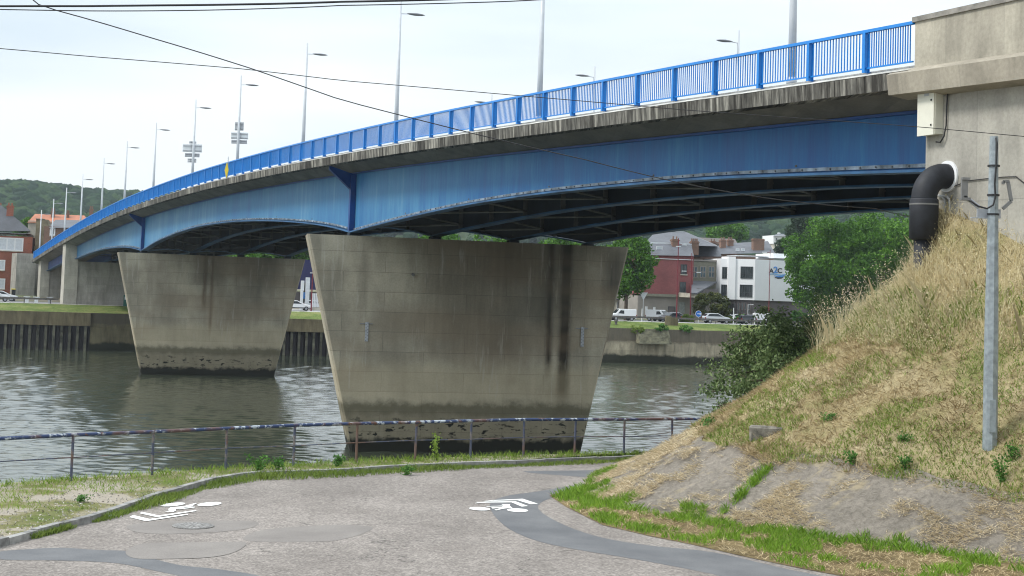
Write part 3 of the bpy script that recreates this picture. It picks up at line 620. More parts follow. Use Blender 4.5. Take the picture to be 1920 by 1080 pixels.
# cycle markings: each a thing, painted in thin sheets
def ell(cx, cy, rx, ry, rot, n=22): return [(cx + rx * math.cos(t) * math.cos(rot) - ry * math.sin(t) * math.sin(rot), cy + rx * math.cos(t) * math.sin(rot) + ry * math.sin(t) * math.cos(rot)) for t in [2 * math.pi * i / n for i in range(n)]]
def paintmat():
    t = NT('worn_road_paint'); n = t.noise(t.coord('world'), 9, 4, 0.7); return t.out(t.ramp(n, [(0.28, (0.42, 0.40, 0.37)), (0.42, (0.74, 0.74, 0.72))]), 0.8, 0, 0.2)
M_paint = paintmat()
def marking(shapes, lab):
    e = MB(); z = ZG + 0.013
    for sh in shapes: e.sheet([(*G(x, y, z)[:2], z) for x, y in sh])
    o = e.build('cycle_marking', M_paint); return tag(o, lab, 'road marking', 'cycle symbols painted on the path')
c_ = lambda L, ox, oy, s: [(ox + x / s, oy + y / s) for x, y in L]
s1_ = 1920 / 220
marking([c_(ell(820, 225, 205, 27, -0.085), 230, 920, s1_), c_(ell(1420, 218, 200, 30, -0.075), 230, 920, s1_),
         c_([(690, 345), (760, 325), (745, 300), (790, 270), (1000, 255), (1195, 200), (1210, 210), (1150, 235), (1160, 255), (1000, 275), (930, 295), (870, 300), (875, 325), (830, 345)], 230, 920, s1_),
         c_([(900, 293), (1180, 262), (1180, 274), (930, 305)], 230, 920, s1_),
         c_([(280, 370), (310, 345), (590, 405), (1200, 315), (1208, 332), (560, 432)], 230, 920, s1_),
         c_([(110, 432), (170, 398), (440, 462), (1060, 378), (1075, 392), (380, 498)], 230, 920, s1_)], 'white painted cyclist and double arrow on path beside the kerb, nearer the left edge')
s2_ = 12.0
marking([c_(ell(475, 405, 240, 38, 0.05), 860, 920, s2_), c_(ell(1325, 438, 240, 40, 0.04), 860, 920, s2_),
         c_([(730, 375), (760, 402), (960, 385), (800, 430), (850, 442), (920, 425), (1000, 405), (1210, 385), (1150, 340), (1160, 305), (960, 300), (1010, 330), (980, 365)], 860, 920, s2_),
         c_([(620, 350), (630, 358), (1000, 352), (1000, 335)], 860, 920, s2_),
         c_([(355, 285), (430, 262), (620, 245), (1280, 238), (1560, 345), (1420, 358), (1190, 262), (620, 268)], 860, 920, s2_),
         c_([(560, 236), (720, 215), (1440, 180), (1780, 292), (1620, 305), (1330, 215), (900, 222)], 860, 920, s2_)], 'white painted cyclist and double arrow on dark strip beside the grassy slope')
# manhole and litter
M_iron = plain('cast_iron', (0.22, 0.21, 0.20), 0.7, metal=0.3, var=0.4, scale=12)
mc = G(362, 987, ZG); e = MB(); e.tube([(mc[0], mc[1], ZG), (mc[0], mc[1], ZG + 0.020)], 0.42, 28)
for i in range(24):
    a = i * math.pi / 12; e.box((mc[0] + 0.30 * math.cos(a), mc[1] + 0.30 * math.sin(a), ZG + 0.023), (0.09, 0.03, 0.008), a, 1)
for i in range(8):
    a = i * math.pi / 4; e.box((mc[0] + 0.14 * math.cos(a), mc[1] + 0.14 * math.sin(a), ZG + 0.023), (0.09, 0.04, 0.008), a, 1)
tag(e.build('manhole_cover', [M_iron, plain('worn_iron', (0.34, 0.33, 0.32), 0.6)]), 'round iron manhole cover in the path below the left cycle symbol', 'manhole cover')
lc = G(200, 971, ZG); e = MB()
for i in range(7):
    a = random.uniform(0, 6.3); p = np.array([lc[0] + random.uniform(-.12, .12), lc[1] + random.uniform(-.09, .09), ZG + 0.02])
    e.add([p + np.array([math.cos(a + q) * 0.08, math.sin(a + q) * 0.06, random.uniform(0, 0.06)]) for q in (0, 1.5, 3.1, 4.6)], [(0, 1, 2), (0, 2, 3)])
tag(e.build('crumpled_litter', plain('litter_plastic', (0.62, 0.68, 0.72), 0.4)), 'scrap of crumpled pale plastic lying by the kerb', 'litter')

# ------------------------------------------------------------------ river handrail
def peeling(name, base, rust, pale):
    t = NT(name); v = t.coord('world', (1, 1, 1)); n1 = t.noise(v, 2.2, 5, 0.7, 0.6); n2 = t.noise(v, 5.0, 4, 0.7)
    c = t.ramp(n1, [(0.56, base), (0.62, rust)]); c = t.mix(t.ramp(n2, [(0.53, 0.0), (0.59, 1.0)]), c, pale); c2 = t.mix(t.ramp(t.noise(v, 1.1, 3, 0.5), [(0.52, 0.0), (0.6, 0.8)]), c, rust)
    return t.out(c2, 0.7, 0, 0.3)
M_peel = peeling('peeling_blue_paint_highlights', (0.035, 0.055, 0.125), (0.13, 0.07, 0.05), (0.42, 0.46, 0.50))  # the pale patches also paint white highlights onto the top rail
M_post = peeling('rusty_blue_post', (0.07, 0.08, 0.12), (0.15, 0.09, 0.065), (0.17, 0.15, 0.14))
rpz = [(p[0], p[1]) for p in rail_pts]
rh = float(D(139, 816, rail_pts[7][1])[2] - ZV)
hr = empty('river_handrail', (rpz[7][0], rpz[7][1], ZV), label='old blue tubular handrail with peeling paint along the river edge', cat='handrail')
hl = Vector(hr.location)
e = MB(); e.tube([(p[0] - hl[0], p[1] - hl[1], rh - 0.01 * math.sin(i * 1.7)) for i, p in enumerate(rpz)], 0.045, 8); o = e.build('top_rail', M_peel, hr, smooth=True)
e = MB(); e.tube([(p[0] - hl[0], p[1] - hl[1], rh * 0.50 + 0.012 * math.sin(i * 2.3)) for i, p in enumerate(rpz)], 0.016, 6); e.build('lower_rail', M_post, hr)
for i, p in enumerate(rpz):
    lx = random.uniform(-0.015, 0.015); e = MB(); e.tube([(0, 0, -0.15), (lx, lx, rh - 0.02)], 0.034, 6); e.build('post', M_post, hr, loc=(p[0] - hl[0], p[1] - hl[1], 0))

# ------------------------------------------------------------------ embankment cone
CC = np.array([11.0, 42.0])
toe = [(90, 8.4), (120, 8.3), (150, 8.3), (165, 8.4), (180, 8.6), (193, 9.1), (209.5, 10.0), (221.6, 9.75), (234, 9.6), (242, 9.8), (255, 10.6), (265.5, 11.6), (279, 14), (292, 21), (300, 26), (330, 30)]
tph = [a for a, b in toe]; tr = [b for a, b in toe]
topk = [(90, 10.0), (180, 10.05), (230, 10.5), (260, 11.3), (280, 12.1), (292, 12.5), (330, 12.5)]
def cone_R(ph): return np.interp(ph, tph, tr)
def cone_z(x, y, n=True):
    dx, dy = x - CC[0], y - CC[1]; r = np.hypot(dx, dy); ph = np.degrees(np.arctan2(dy, dx)) % 360
    RR = cone_R(ph); tp = np.interp(ph, [a for a, b in topk], [b for a, b in topk]); q = np.clip(r / RR, 0, 1)
    z = ZG - 0.02 + (tp - ZG) * (1 - q) ** np.interp(ph, [90, 195, 235], [1.22, 1.18, 1.0])
    if n: z = z + 0.10 * np.sin(x * 1.7 + y * 0.6) * np.sin(y * 1.3 - x * 0.4) * np.clip((1 - q) * 4, 0, 1) + 0.05 * np.sin(x * 4.1 + 1) * np.sin(y * 3.7) * np.clip((1 - q) * 3, 0, 1)
    return z
AZ = 6.0     # height of the top edge of the concrete apron
def apron_top(ph): return np.interp(ph, [90, 170, 185, 200, 215, 230, 245, 262, 275, 300], [5.4, 5.9, 6.15, 6.15, 6.0, 6.0, 6.1, 6.15, 6.3, 6.6]) + 0.10 * np.sin(np.radians(ph) * 23) + 0.06 * np.sin(np.radians(ph) * 51)
bpx = [(1290, 805), (1320, 808), (1380, 833), (1430, 862), (1500, 868), (1560, 872), (1620, 882), (1700, 902), (1790, 908), (1840, 925), (1915, 940)]
def _hit(px, py):
    d = ray(px, py)
    for Y in np.arange(28, 48, 0.05):
        P = d * (Y / d[1]) + np.array([0, 0, EZ])
        if P[2] < cone_z(P[0], P[1], False): return P
_h = [_hit(a, b) for a, b in bpx]; _h = [q_ for q_ in _h if q_ is not None]
_hp = np.array([math.degrees(math.atan2(q_[1] - CC[1], q_[0] - CC[0])) % 360 for q_ in _h]); _hz = np.array([q_[2] for q_ in _h]); _o = np.argsort(_hp); print('apron', np.round(_hp[_o]), np.round(_hz[_o], 2))
def apron_top(ph): return np.interp(ph, _hp[_o], _hz[_o]) + 0.05 * np.sin(np.radians(ph) * 23) + 0.04 * np.sin(np.radians(ph) * 51)
def straw_slope():
    t = NT('dry_mown_slope'); v = t.coord('world'); n1 = t.noise(v, 0.55, 5, 0.6); n2 = t.noise(t.coord('world', (1, 1, 1)), 5.0, 6, 0.75, 1.2); n3 = t.noise(t.coord('world', (8, 3, 3), rot=(0, 0, 0.7)), 5, 4, 0.8)
    c = t.ramp(n1, [(0.34, (0.20, 0.20, 0.08)), (0.48, (0.32, 0.265, 0.145)), (0.68, (0.40, 0.335, 0.21))])
    c = t.mix(0.85, c, t.ramp(n2, [(0.3, 0.6), (0.5, 0.95), (0.7, 1.25)]), 'MULTIPLY'); c = t.mix(0.7, c, t.ramp(n3, [(0.3, 0.6), (0.65, 1.25)]), 'MULTIPLY')
    t.bump(n2, 0.8, 0.08); return t.out(c, 0.95, 0, 0.1)
def apron_mat():
    t = NT('weathered_apron_concrete'); v = t.coord('world'); n1 = t.noise(v, 0.8, 5, 0.6); n2 = t.noise(v, 8, 6, 0.75, 0.6); n3 = t.noise(v, 35, 3, 0.7)
    vo = t.n('ShaderNodeTexVoronoi', Scale=7.0); t.l(v, vo.inputs['Vector'])
    c = t.ramp(n1, [(0.3, (0.165, 0.148, 0.125)), (0.7, (0.25, 0.222, 0.188))]); c = t.mix(0.8, c, t.ramp(n2, [(0.3, 0.5), (0.5, 0.95), (0.7, 1.35)]), 'MULTIPLY'); c = t.mix(0.6, c, t.ramp(n3, [(0.3, 0.7), (0.7, 1.2)]), 'MULTIPLY')
    c = t.mix(t.ramp(t.noise(t.coord('world', (1, 1, 0.6)), 1.6, 5, 0.65, 0.8), [(0.56, 0.0), (0.68, 0.6)]), c, (0.36, 0.30, 0.19))
    t.bump(n2, 0.9, 0.05); return t.out(c, 0.95, 0, 0.1)
M_slope = straw_slope(); M_apron = apron_mat()
def cone_mesh(apron):
    phs = np.linspace(90, 315, 181); nr = 44; vs = []; fs = []
    for p in phs:
        RR = cone_R(p); tp = np.interp(p, [a for a, b in topk], [b for a, b in topk]); at_ = apron_top(p)
        qa = 1 - (at_ - ZG + 0.02) / (tp - ZG); rr = np.linspace(qa * RR - 0.25, RR, 14) if apron else np.linspace(0.02, qa * RR + 0.05, nr)
        for r in rr:
            x = CC[0] + r * math.cos(R_(p)); y = CC[1] + r * math.sin(R_(p)); z = cone_z(x, y, not apron)
            if apron: z = cone_z(x, y, False) + 0.02 * math.sin(x * 3) * math.sin(y * 2.3)
            else: z += 0.05 if r < rr[-2] else -0.10
            vs.append((x, y, z))
    m_ = 14 if apron else nr
    for i in range(len(phs) - 1):
        for j in range(m_ - 1): a = i * m_ + j; fs.append((a, a + 1, a + m_ + 1, a + m_))
    e = MB(); e.add(vs, fs); return e
tag(cone_mesh(False).build('embankment_slope', M_slope, smooth=True), kind='structure')
tag(cone_mesh(True).build('concrete_apron', M_apron, smooth=True), 'weathered concrete apron littered with straw at foot of grassy slope', 'apron')
def slope_hit(px, py):
    d = ray(px, py)
    for Y in np.arange(28, 46, 0.02):
        P = d * (Y / d[1]) + np.array([0, 0, EZ])
        if P[2] < cone_z(P[0], P[1]) + 0.03: return P
    return D(px, py, 40)

# ------------------------------------------------------------------ far bank: ground, quay walls
ZQ = 4.9; ZF = 5.9
M_turf = soil('riverside_turf', [(0.35, (0.075, 0.11, 0.028)), (0.5, (0.115, 0.155, 0.042)), (0.65, (0.19, 0.20, 0.075))], 0.25, 4)
M_road2 = plain('far_road_asphalt', (0.20, 0.20, 0.20), 0.9, var=0.15, scale=0.3, kind='world')
M_farg = soil('town_ground', [(0.35, (0.10, 0.13, 0.05)), (0.5, (0.16, 0.15, 0.11)), (0.65, (0.22, 0.20, 0.17))], 0.05, 1)
def fstrip(name, t0, z0, t1, z1, mat, a0=-700, a1=700, kind='structure'):
    e = MB(); e.sheet([FW(a0, t0, z0), FW(a1, t0, z0), FW(a1, t1, z1), FW(a0, t1, z1)]); return tag(e.build(name, mat), kind=kind)
fstrip('grass_bank', 0.0, ZQ - 0.02, 7.0, ZF - 0.05, M_turf); fstrip('far_pavement', 7.0, ZF - 0.02, 9.0, ZF, plain('pale_pavement', (0.42, 0.41, 0.39), 0.9, kind='world'))
fstrip('far_road', 9.0, ZF - 0.03, 24.0, ZF - 0.03, M_road2)
e = MB(); e.sheet([FW(-700, 24, ZF), FW(700, 24, ZF), FW(1500, 400, ZF + 6), FW(-1500, 400, ZF + 6)]); e.sheet([FW(-1500, 400, ZF + 6), FW(1500, 400, ZF + 6), FW(5200, 4800, ZF + 8), FW(-5200, 4800, ZF + 8)])
tag(e.build('town_ground', M_farg), kind='structure')
def algae(name, base, zlo, topdark):
    concrete(name, base, line_w=6, line_h=1.6, dirt=0.45, lines=0.7); t, c = MATS[name + '_nt']; X, Y, Z = t.sep(t.coord('uv')); wob = t.noise(t.coord('uv', (0.35, 0.4, 1)), 1.2, 5, 0.7)
    wz = t.math('ADD', Y, t.math('MULTIPLY', t.math('SUBTRACT', wob, 0.5), 1.6))
    if topdark: c = t.mix(t.math('MULTIPLY', t.band(wz, topdark, 9, 0.25), 0.75), c, (0.07, 0.06, 0.045))
    c = t.mix(t.math('MULTIPLY', t.band(wz, -5, zlo, 0.25), 0.95), c, (0.012, 0.015, 0.008)); t.l(c, t.p.inputs['Base Color']); return MATS[name]
M_q1 = algae('quay_concrete_tan', (0.42, 0.37, 0.27), 0.95, 2.85); M_q2 = algae('quay_concrete_mossy', (0.17, 0.15, 0.09), 0.8, 3.3); M_capb = algae('quay_cap_beam', (0.22, 0.185, 0.115), -3, None)
def sheetpile_mat():
    t = NT('dark_sheet_piling'); X, Y, Z = t.sep(t.coord('world')); n = t.noise(t.coord('world', (1, 1, 0.3)), 1.2, 4, 0.6)
    c = t.ramp(n, [(0.3, (0.02, 0.018, 0.025)), (0.7, (0.055, 0.048, 0.045))]); return t.out(c, 0.7, 0, 0.3)
M_sp = sheetpile_mat(); M_spw = plain('weathered_pile_face', (0.115, 0.11, 0.08), 0.8, var=0.5, scale=1, kind='world')
def fa_(px, t, py=600): return FP(px, py, t)[0]
aL = fa_(170, 0); aM = fa_(420, 0); aR = fa_(1128, 0)
def quay(name, lab, a0, a1, piles):
    t_ = empty(name, FW(a0, 0, -1), label=lab, cat='quay wall')
    L_ = Vector(t_.location)
    def q(mb, nm, mat): o = mb.build(nm, mat); o.parent = t_; o.matrix_parent_inverse = Matrix.Translation(-L_); return o
    if piles:
        e = MB(); e.prism([FW(a0, -0.35, 0)[:2], FW(a1, -0.35, 0)[:2], FW(a1, 1.0, 0)[:2], FW(a0, 1.0, 0)[:2]], 3.05, ZQ); q(e, 'cap_beam', M_capb)
        e = MB(); a = a0; pts = []; mi = []
        while a < a1: pts += [(a, -0.12), (a + 0.36, -0.12), (a + 0.52, 0.35), (a + 0.9, 0.35)]; mi += [1, 0, 0, 0]; a += 1.06
        for (p, r, m_) in zip(pts[:-1], pts[1:], mi): e.add([FW(p[0], p[1], -2), FW(r[0], r[1], -2), FW(r[0], r[1], 3.06), FW(p[0], p[1], 3.06)], [(0, 1, 2, 3)], m_)
        q(e, 'sheet_piling', [M_sp, M_spw])
    else:
        e = MB(); e.prism([FW(a0, -0.05, 0)[:2], FW(a1, -0.05, 0)[:2], FW(a1, 1.0, 0)[:2], FW(a0, 1.0, 0)[:2]], 2.9, ZQ); q(e, 'upper_wall', piles is None and M_q1 or M_q2)
        e = MB(); e.prism([FW(a0, -0.35, 0)[:2], FW(a1, -0.35, 0)[:2], FW(a1, 1.0, 0)[:2], FW(a0, 1.0, 0)[:2]], -2, 2.9); q(e, 'lower_wall', piles is None and M_q1 or M_q2)
    return t_
quay('quay_wall', 'quay of dark sheet piles under a mossy cap beam, far left bank', -60, aL, True)
quay('quay_wall', 'short stained concrete quay wall between the sheet piles and the farther pier', aL, aM, False)
quay('quay_wall', 'quay of sheet piles seen in the gap between the two piers', aM, aR, True)
qr = quay('quay_wall', 'tan concrete quay wall with dark algae below the white office building', aR, aR + 120, None)
# river stairs cut in the right quay
a0, a1 = fa_(1193, 0), fa_(1252, 0); e = MB()
for i in range(9): e.prism([FW(a0, -0.40 - 0.22 * (8 - i), 0)[:2], FW(a1, -0.40 - 0.22 * (8 - i), 0)[:2], FW(a1, -0.04, 0)[:2], FW(a0, -0.04, 0)[:2]], 2.7 + i * 0.24, 2.7 + (i + 1) * 0.24 - 0.003)
tag(e.build('river_steps', plain('mossy_step_stone', (0.20, 0.19, 0.13), 0.9, var=0.4, scale=1.5, kind='world')), 'mossy stone steps on the quay below the street lamp mast', 'steps')
# roadside guard rail
gr = MB(); t_ = 8.0
M_guard = plain('dull_guardrail', (0.11, 0.10, 0.095), 0.6, var=0.3, kind='world')
for (a0, a1, lab) in ((fa_(-20, t_), fa_(108, t_), 'low grey guard rail above the grass bank at far left'), (fa_(1130, t_), fa_(1700, t_), 'long low guard rail along the road in front of the office buildings')):
    root = empty('guard_rail', FW(a0, t_, ZF), label=lab, cat='guard rail'); L_ = Vector(root.location)
    e = MB(); e.prism([FW(a0, t_ - .03, 0)[:2], FW(a1, t_ - .03, 0)[:2], FW(a1, t_ + .03, 0)[:2], FW(a0, t_ + .03, 0)[:2]], ZF + 0.5, ZF + 0.78); o = e.build('rail_beam', M_guard); o.parent = root; o.matrix_parent_inverse = Matrix.Translation(-L_)
    for a in np.arange(a0 + 1, a1, 3.6):
        e = MB(); e.box(FW(a, t_ + 0.1, ZF + 0.33), (0.14, 0.12, 0.72), FBA); o = e.build('post', M_guard); o.parent = root; o.matrix_parent_inverse = Matrix.Translation(-L_)

# ------------------------------------------------------------------ buildings
def brick(name, c1, c2, mort, w_=0.24, h_=0.075):
    t = NT(name); br = t.n('ShaderNodeTexBrick', Scale=1.0, **{'Mortar__Size': 0.010, 'Brick__Width': w_, 'Row__Height': h_}); t.l(t.coord('uv'), br.inputs['Vector'])
    br.inputs['Color1'].default_value = (*c1, 1); br.inputs['Color2'].default_value = (*c2, 1); br.inputs['Mortar'].default_value = (*mort, 1)
    n = t.noise(t.coord('world'), 0.35, 5, 0.65); c = t.mix(0.7, br.outputs['Color'], t.ramp(n, [(0.3, 0.7), (0.7, 1.2)]), 'MULTIPLY'); return t.out(c, 0.9, 0, 0.2)
M_redb = brick('bright_red_brick', (0.30, 0.085, 0.045), (0.22, 0.06, 0.035), (0.28, 0.16, 0.12)); M_maroon = brick('maroon_brick', (0.27, 0.078, 0.08), (0.22, 0.06, 0.065), (0.25, 0.13, 0.12)); M_oldb = brick('old_brown_brick', (0.17, 0.10, 0.07), (0.24, 0.12, 0.085), (0.2, 0.17, 0.14))
def slate(name, c, sc=0.35):
    t = NT(name); br = t.n('ShaderNodeTexBrick', Scale=1.0, **{'Mortar__Size': 0.02, 'Brick__Width': 0.5, 'Row__Height': sc}); t.l(t.coord('world'), br.inputs['Vector'])
    br.inputs['Color1'].default_value = (0.85, 0.85, 0.85, 1); br.inputs['Color2'].default_value = (1.1, 1.1, 1.1, 1); br.inputs['Mortar'].default_value = (0.6, 0.6, 0.6, 1)
    n = t.noise(t.coord('world'), 0.5, 5, 0.6); cc = t.ramp(n, [(0.3, tuple(x * 0.8 for x in c)), (0.7, tuple(x * 1.2 for x in c))]); cc = t.mix(0.6, cc, br.outputs['Color'], 'MULTIPLY'); return t.out(cc, 0.55, 0, 0.4)
M_slate = slate('slate_roof', (0.105, 0.11, 0.125)); M_slated = slate('dark_slate_roof', (0.055, 0.058, 0.068)); M_tile = slate('orange_tile_roof', (0.38, 0.13, 0.06)); M_btile = slate('brown_tile_roof', (0.10, 0.085, 0.075))
M_rend = plain('white_render', (0.74, 0.75, 0.76), 0.8, var=0.03, scale=0.3, kind='world'); M_rendg = plain('dark_grey_render', (0.13, 0.115, 0.115), 0.8, var=0.1, scale=0.3, kind='world')
M_beige = plain('grey_beige_cladding', (0.27, 0.25, 0.225), 0.8, var=0.12, scale=0.3, kind='world'); M_olive = plain('olive_cladding', (0.20, 0.195, 0.15), 0.7, var=0.1, kind='world')
M_stone = plain('pale_stone', (0.48, 0.45, 0.38), 0.9, var=0.2, scale=0.8, kind='world'); M_zinc = plain('zinc_edge', (0.62, 0.64, 0.66), 0.5, var=0.1, kind='world')
M_frame = plain('white_window_frame', (0.68, 0.69, 0.70), 0.5, var=0.02); M_dframe = plain('dark_window_frame', (0.05, 0.055, 0.06), 0.5)
def glassm(name, c):
    t = NT(name); n = t.noise(t.coord('world'), 0.9, 3); t.out(t.ramp(n, [(0.35, tuple(x * 0.5 for x in c)), (0.65, c)]), 0.08, 0, 0.6); return t.m
M_glass = glassm('window_glass', (0.06, 0.075, 0.08)); M_glassb = glassm('bluish_glass', (0.13, 0.2, 0.24)); M_curt = plain('pale_blind', (0.55, 0.58, 0.62), 0.8, var=0.08); M_curt2 = plain('grey_curtain', (0.28, 0.30, 0.29), 0.8, var=0.2)
M_navy = plain('navy_cladding', (0.018, 0.018, 0.085), 0.5, var=0.1, kind='world'); M_dark = plain('dark_opening', (0.02, 0.02, 0.02), 0.8)
class Bld:
    """building in the far-bank frame, placed by surveyed facade points at inland distance t"""
    def __init__(s, name, lab, cat, px, t, py=590, group=None):
        a = fa_(px, t, py); s.t = t; s.root = empty(name, FW(a, t, ZF), label=lab, cat=cat, group=group); s.L = Vector(s.root.location)
    def put(s, mb, name, mat, parent=None, label=None):
        o = mb.build(name, mat); o.parent = parent or s.root
        if parent is None: o.matrix_parent_inverse = Matrix.Translation(-s.L)
        if label: o['label'] = label
        return o
    def rect(s, x0, y0, x1, y1, t=None):
        t = s.t if t is None else t; a0, z1 = FP(x0, y0, t); a1, z0 = FP(x1, y1, t); return a0, a1, z0, z1
    def box(s, name, mat, x0, y0, x1, y1, depth, t=None, z0=None, parent=None):
        t = s.t if t is None else t; a0, a1, zz0, z1 = s.rect(x0, y0, x1, y1, t); e = MB(); e.prism([FW(a0, t, 0)[:2], FW(a1, t, 0)[:2], FW(a1, t + depth, 0)[:2], FW(a0, t + depth, 0)[:2]], zz0 if z0 is None else z0, z1); return s.put(e, name, mat, parent)
    def win(s, x0, y0, x1, y1, nx=2, ny=1, fm=None, pm=None, t=None, name='window', fw=0.10, sill=True):
        t = s.t if t is None else t; fm = fm or M_frame; pm = pm or M_glass; a0, a1, z0, z1 = s.rect(x0, y0, x1, y1, t)
        e = MB(); bx = lambda m_, aa, ab, za, zb, d0, d1: m_.prism([FW(aa, t - d1, 0)[:2], FW(ab, t - d1, 0)[:2], FW(ab, t - d0, 0)[:2], FW(aa, t - d0, 0)[:2]], za, zb)
        for i in range(nx + 1): a = a0 + (a1 - a0) * i / nx; bx(e, a - fw / 2, a + fw / 2, z0, z1, 0.0, 0.10)
        for i in range(ny + 1): z = z0 + (z1 - z0) * i / ny; bx(e, a0 - fw / 2, a1 + fw / 2, z - fw / 2, z + fw / 2, 0.0, 0.09)
        w_ = s.put(e, name, fm)
        g = MB(); bx(g, a0 + fw / 2, a1 - fw / 2, z0 + fw / 2, z1 - fw / 2, 0.0, 0.03); o = g.build('pane', pm); o.parent = w_
        if sill: g = MB(); bx(g, a0 - 0.15, a1 + 0.15, z0 - 0.22, z0 - 0.06, 0.0, 0.22); o = g.build('sill', M_stone); o.parent = w_
        return w_
    def roof(s, name, mat, base, ridge, parent=None):
        """base: four (px,py,t) corners front-left, front-right, back-right, back-left; ridge: two (px,py,t)"""
        P = [FW(*((lambda q: (q[0], t, q[1]))(FP(x, y, t)))) for x, y, t in base]; Q = [FW(*((lambda q: (q[0], t, q[1]))(FP(x, y, t)))) for x, y, t in ridge]
        e = MB(); e.add(P + Q, [(0, 1, 5, 4), (1, 2, 5), (2, 3, 4, 5), (3, 0, 4), (3, 2, 1, 0)]); return s.put(e, name, mat, parent)
    def chimney(s, x0, y0, x1, y1, t, mat, parent=None, pots=2):
        a0, a1, z0, z1 = s.rect(x0, y0, x1, y1, t); e = MB(); e.prism([FW(a0, t, 0)[:2], FW(a1, t, 0)[:2], FW(a1, t + 1.0, 0)[:2], FW(a0, t + 1.0, 0)[:2]], z0 - 0.6, z1)
        e.prism([FW(a0 - .1, t - .1, 0)[:2], FW(a1 + .1, t - .1, 0)[:2], FW(a1 + .1, t + 1.1, 0)[:2], FW(a0 - .1, t + 1.1, 0)[:2]], z1 - 0.35, z1 - 0.15)
        for i in range(pots): a = a0 + (a1 - a0) * (i + 0.5) / pots; e.tube([FW(a, t + 0.5, z1), FW(a, t + 0.5, z1 + 0.5)], 0.14, 6)
        return s.put(e, 'chimney', mat, parent)
# red brick house, far left
b = Bld('brick_house', 'orange-red brick house with hipped slate roof beside the far left end of the bridge', 'house', 20, 64)
b.box('wall', M_redb, -120, 437, 54, 575, 12, z0=ZF - 0.5)
b.box('cornice', M_frame, -121, 431, 57, 438.5, 12.8, t=63.4)
b.roof('roof', M_slated, [(-122, 433, 63.2), (58, 433, 63.2), (56, 434, 77), (-119, 434, 77)], [(-70, 384, 70), (1, 384, 70)])
b.chimney(13, 385, 24, 412, 67, M_redb); b.chimney(-6, 385, 2, 405, 70, M_redb)
b.win(-1, 446, 42, 470, 3, 1, pm=M_curt, fw=0.22); b.win(-50, 446, -12, 470, 3, 1, pm=M_curt, fw=0.22); b.win(-30, 487, 8, 506, 2, 1, pm=M_curt, fw=0.2); b.win(-30, 522, 8, 541, 2, 1, pm=M_curt, fw=0.2)
# tiled house behind the lamps
b = Bld('tiled_house', 'pale stone house with long orange tiled roof behind the far left lamps', 'house', 100, 75)
b.box('wall', M_stone, 53, 413, 166, 560, 10, z0=ZF)
b.roof('roof', M_tile, [(51, 417, 74.5), (170, 417, 74.5), (168, 417, 86), (53, 417, 86)], [(66, 401, 80), (158, 404, 80)])
b.chimney(96, 395, 102, 412, 78, M_oldb); b.chimney(125, 399, 129, 413, 78, M_oldb); b.chimney(168, 391, 174, 408, 84, M_oldb)
b = Bld('slate_house', 'small brown brick house with grey slate roof and white window behind the bridge railing', 'house', 95, 60)
b.box('wall', M_oldb, 83, 424, 150, 560, 9, z0=ZF); b.roof('roof', M_slate, [(92, 427, 59.5), (160, 427, 59.5), (158, 427, 70), (90, 427, 70)], [(104, 412, 65), (154, 413, 65)])
b.win(95, 428, 102, 441, 2, 1, t=60, fw=0.25)
b = Bld('stone_tower', 'narrow ochre stone gable wall in front of the orange tiled roof', 'building', 74, 66)
b.box('wall', plain('ochre_stone', (0.22, 0.19, 0.12), 0.9, var=0.3, scale=0.6, kind='world'), 68, 411, 83, 560, 6, z0=ZF); b.box('capping', M_olive, 67, 409.5, 84, 411.5, 6.4, t=65.8)
b = Bld('stepped_annexe', 'cream stepped roof annexe next to the leftmost lamp', 'building', 70, 71)
for i in range(6): b.box('terrace', M_stone, 62 + i * 2.2, 470 - i * 8 , 98, 478 - i * 8 + (90 if i == 0 else 0), 7 - i * 0.7, t=71 + i * 0.4)
# maroon brick house with mansard
b = Bld('brick_building', 'maroon brick building with grey mansard roof and white window sills', 'building', 1260, 34)
b.box('wall', M_maroon, 1205, 474, 1299, 554, 14)
b.box('ground_floor', M_beige, 1196, 554, 1347, 592, 13.7, t=34.3, z0=ZF - 0.4); b.box('cladding_band', M_olive, 1206, 550, 1347, 560, 0.3, t=33.7)
b.box('string_course', M_frame, 1210, 484.5, 1299, 486.8, 0.25, t=33.75)
rf = b.roof('roof', M_slate, [(1203, 478, 33.5), (1301, 480, 33.5), (1301, 479, 50), (1203, 478, 50)], [(1212, 455, 37), (1296, 457, 37)])
b.roof('roof', M_slate, [(1208, 457, 40), (1345, 462, 40), (1345, 460, 56), (1208, 457, 56)], [(1230, 433, 48), (1284, 434, 48)])
b.box('side_wing', M_oldb, 1300, 479, 1352, 556, 10, t=44); b.roof('roof', M_slate, [(1296, 481, 43.5), (1353, 481, 43.5), (1352, 480, 55), (1296, 480, 55)], [(1302, 460, 49), (1346, 462, 49)])
b.box('ridge_flashing', M_zinc, 1229, 432.4, 1285, 434.2, 0.3, t=47.6); b.box('ridge_flashing', M_zinc, 1210, 456, 1297, 457, 0.2, t=36.8)
b.chimney(1261, 448, 1273, 472, 36, M_oldb); b.chimney(1297, 452, 1310, 472, 37, M_oldb, pots=4)
b.win(1277, 496, 1287, 514, 2, 1, fm=M_dframe); b.win(1275, 529, 1285, 548, 2, 1, fm=M_dframe); b.win(1231, 462, 1241, 472, 1, 1, pm=M_curt, t=35.2, name='skylight', sill=False)
b.win(1273, 566, 1284, 588, 1, 1, fm=M_beige, pm=M_curt2, t=34.3, name='door', sill=False); b.win(1253, 575, 1265, 592, 1, 1, fm=M_dframe, pm=M_rendg, t=34.3, name='door', sill=False); b.win(1210, 575, 1213, 590, 1, 1, t=34.3, pm=M_frame, name='notice_board', sill=False); b.win(1225, 576, 1228, 588, 1, 1, t=34.3, pm=M_frame, name='notice_board', sill=False)
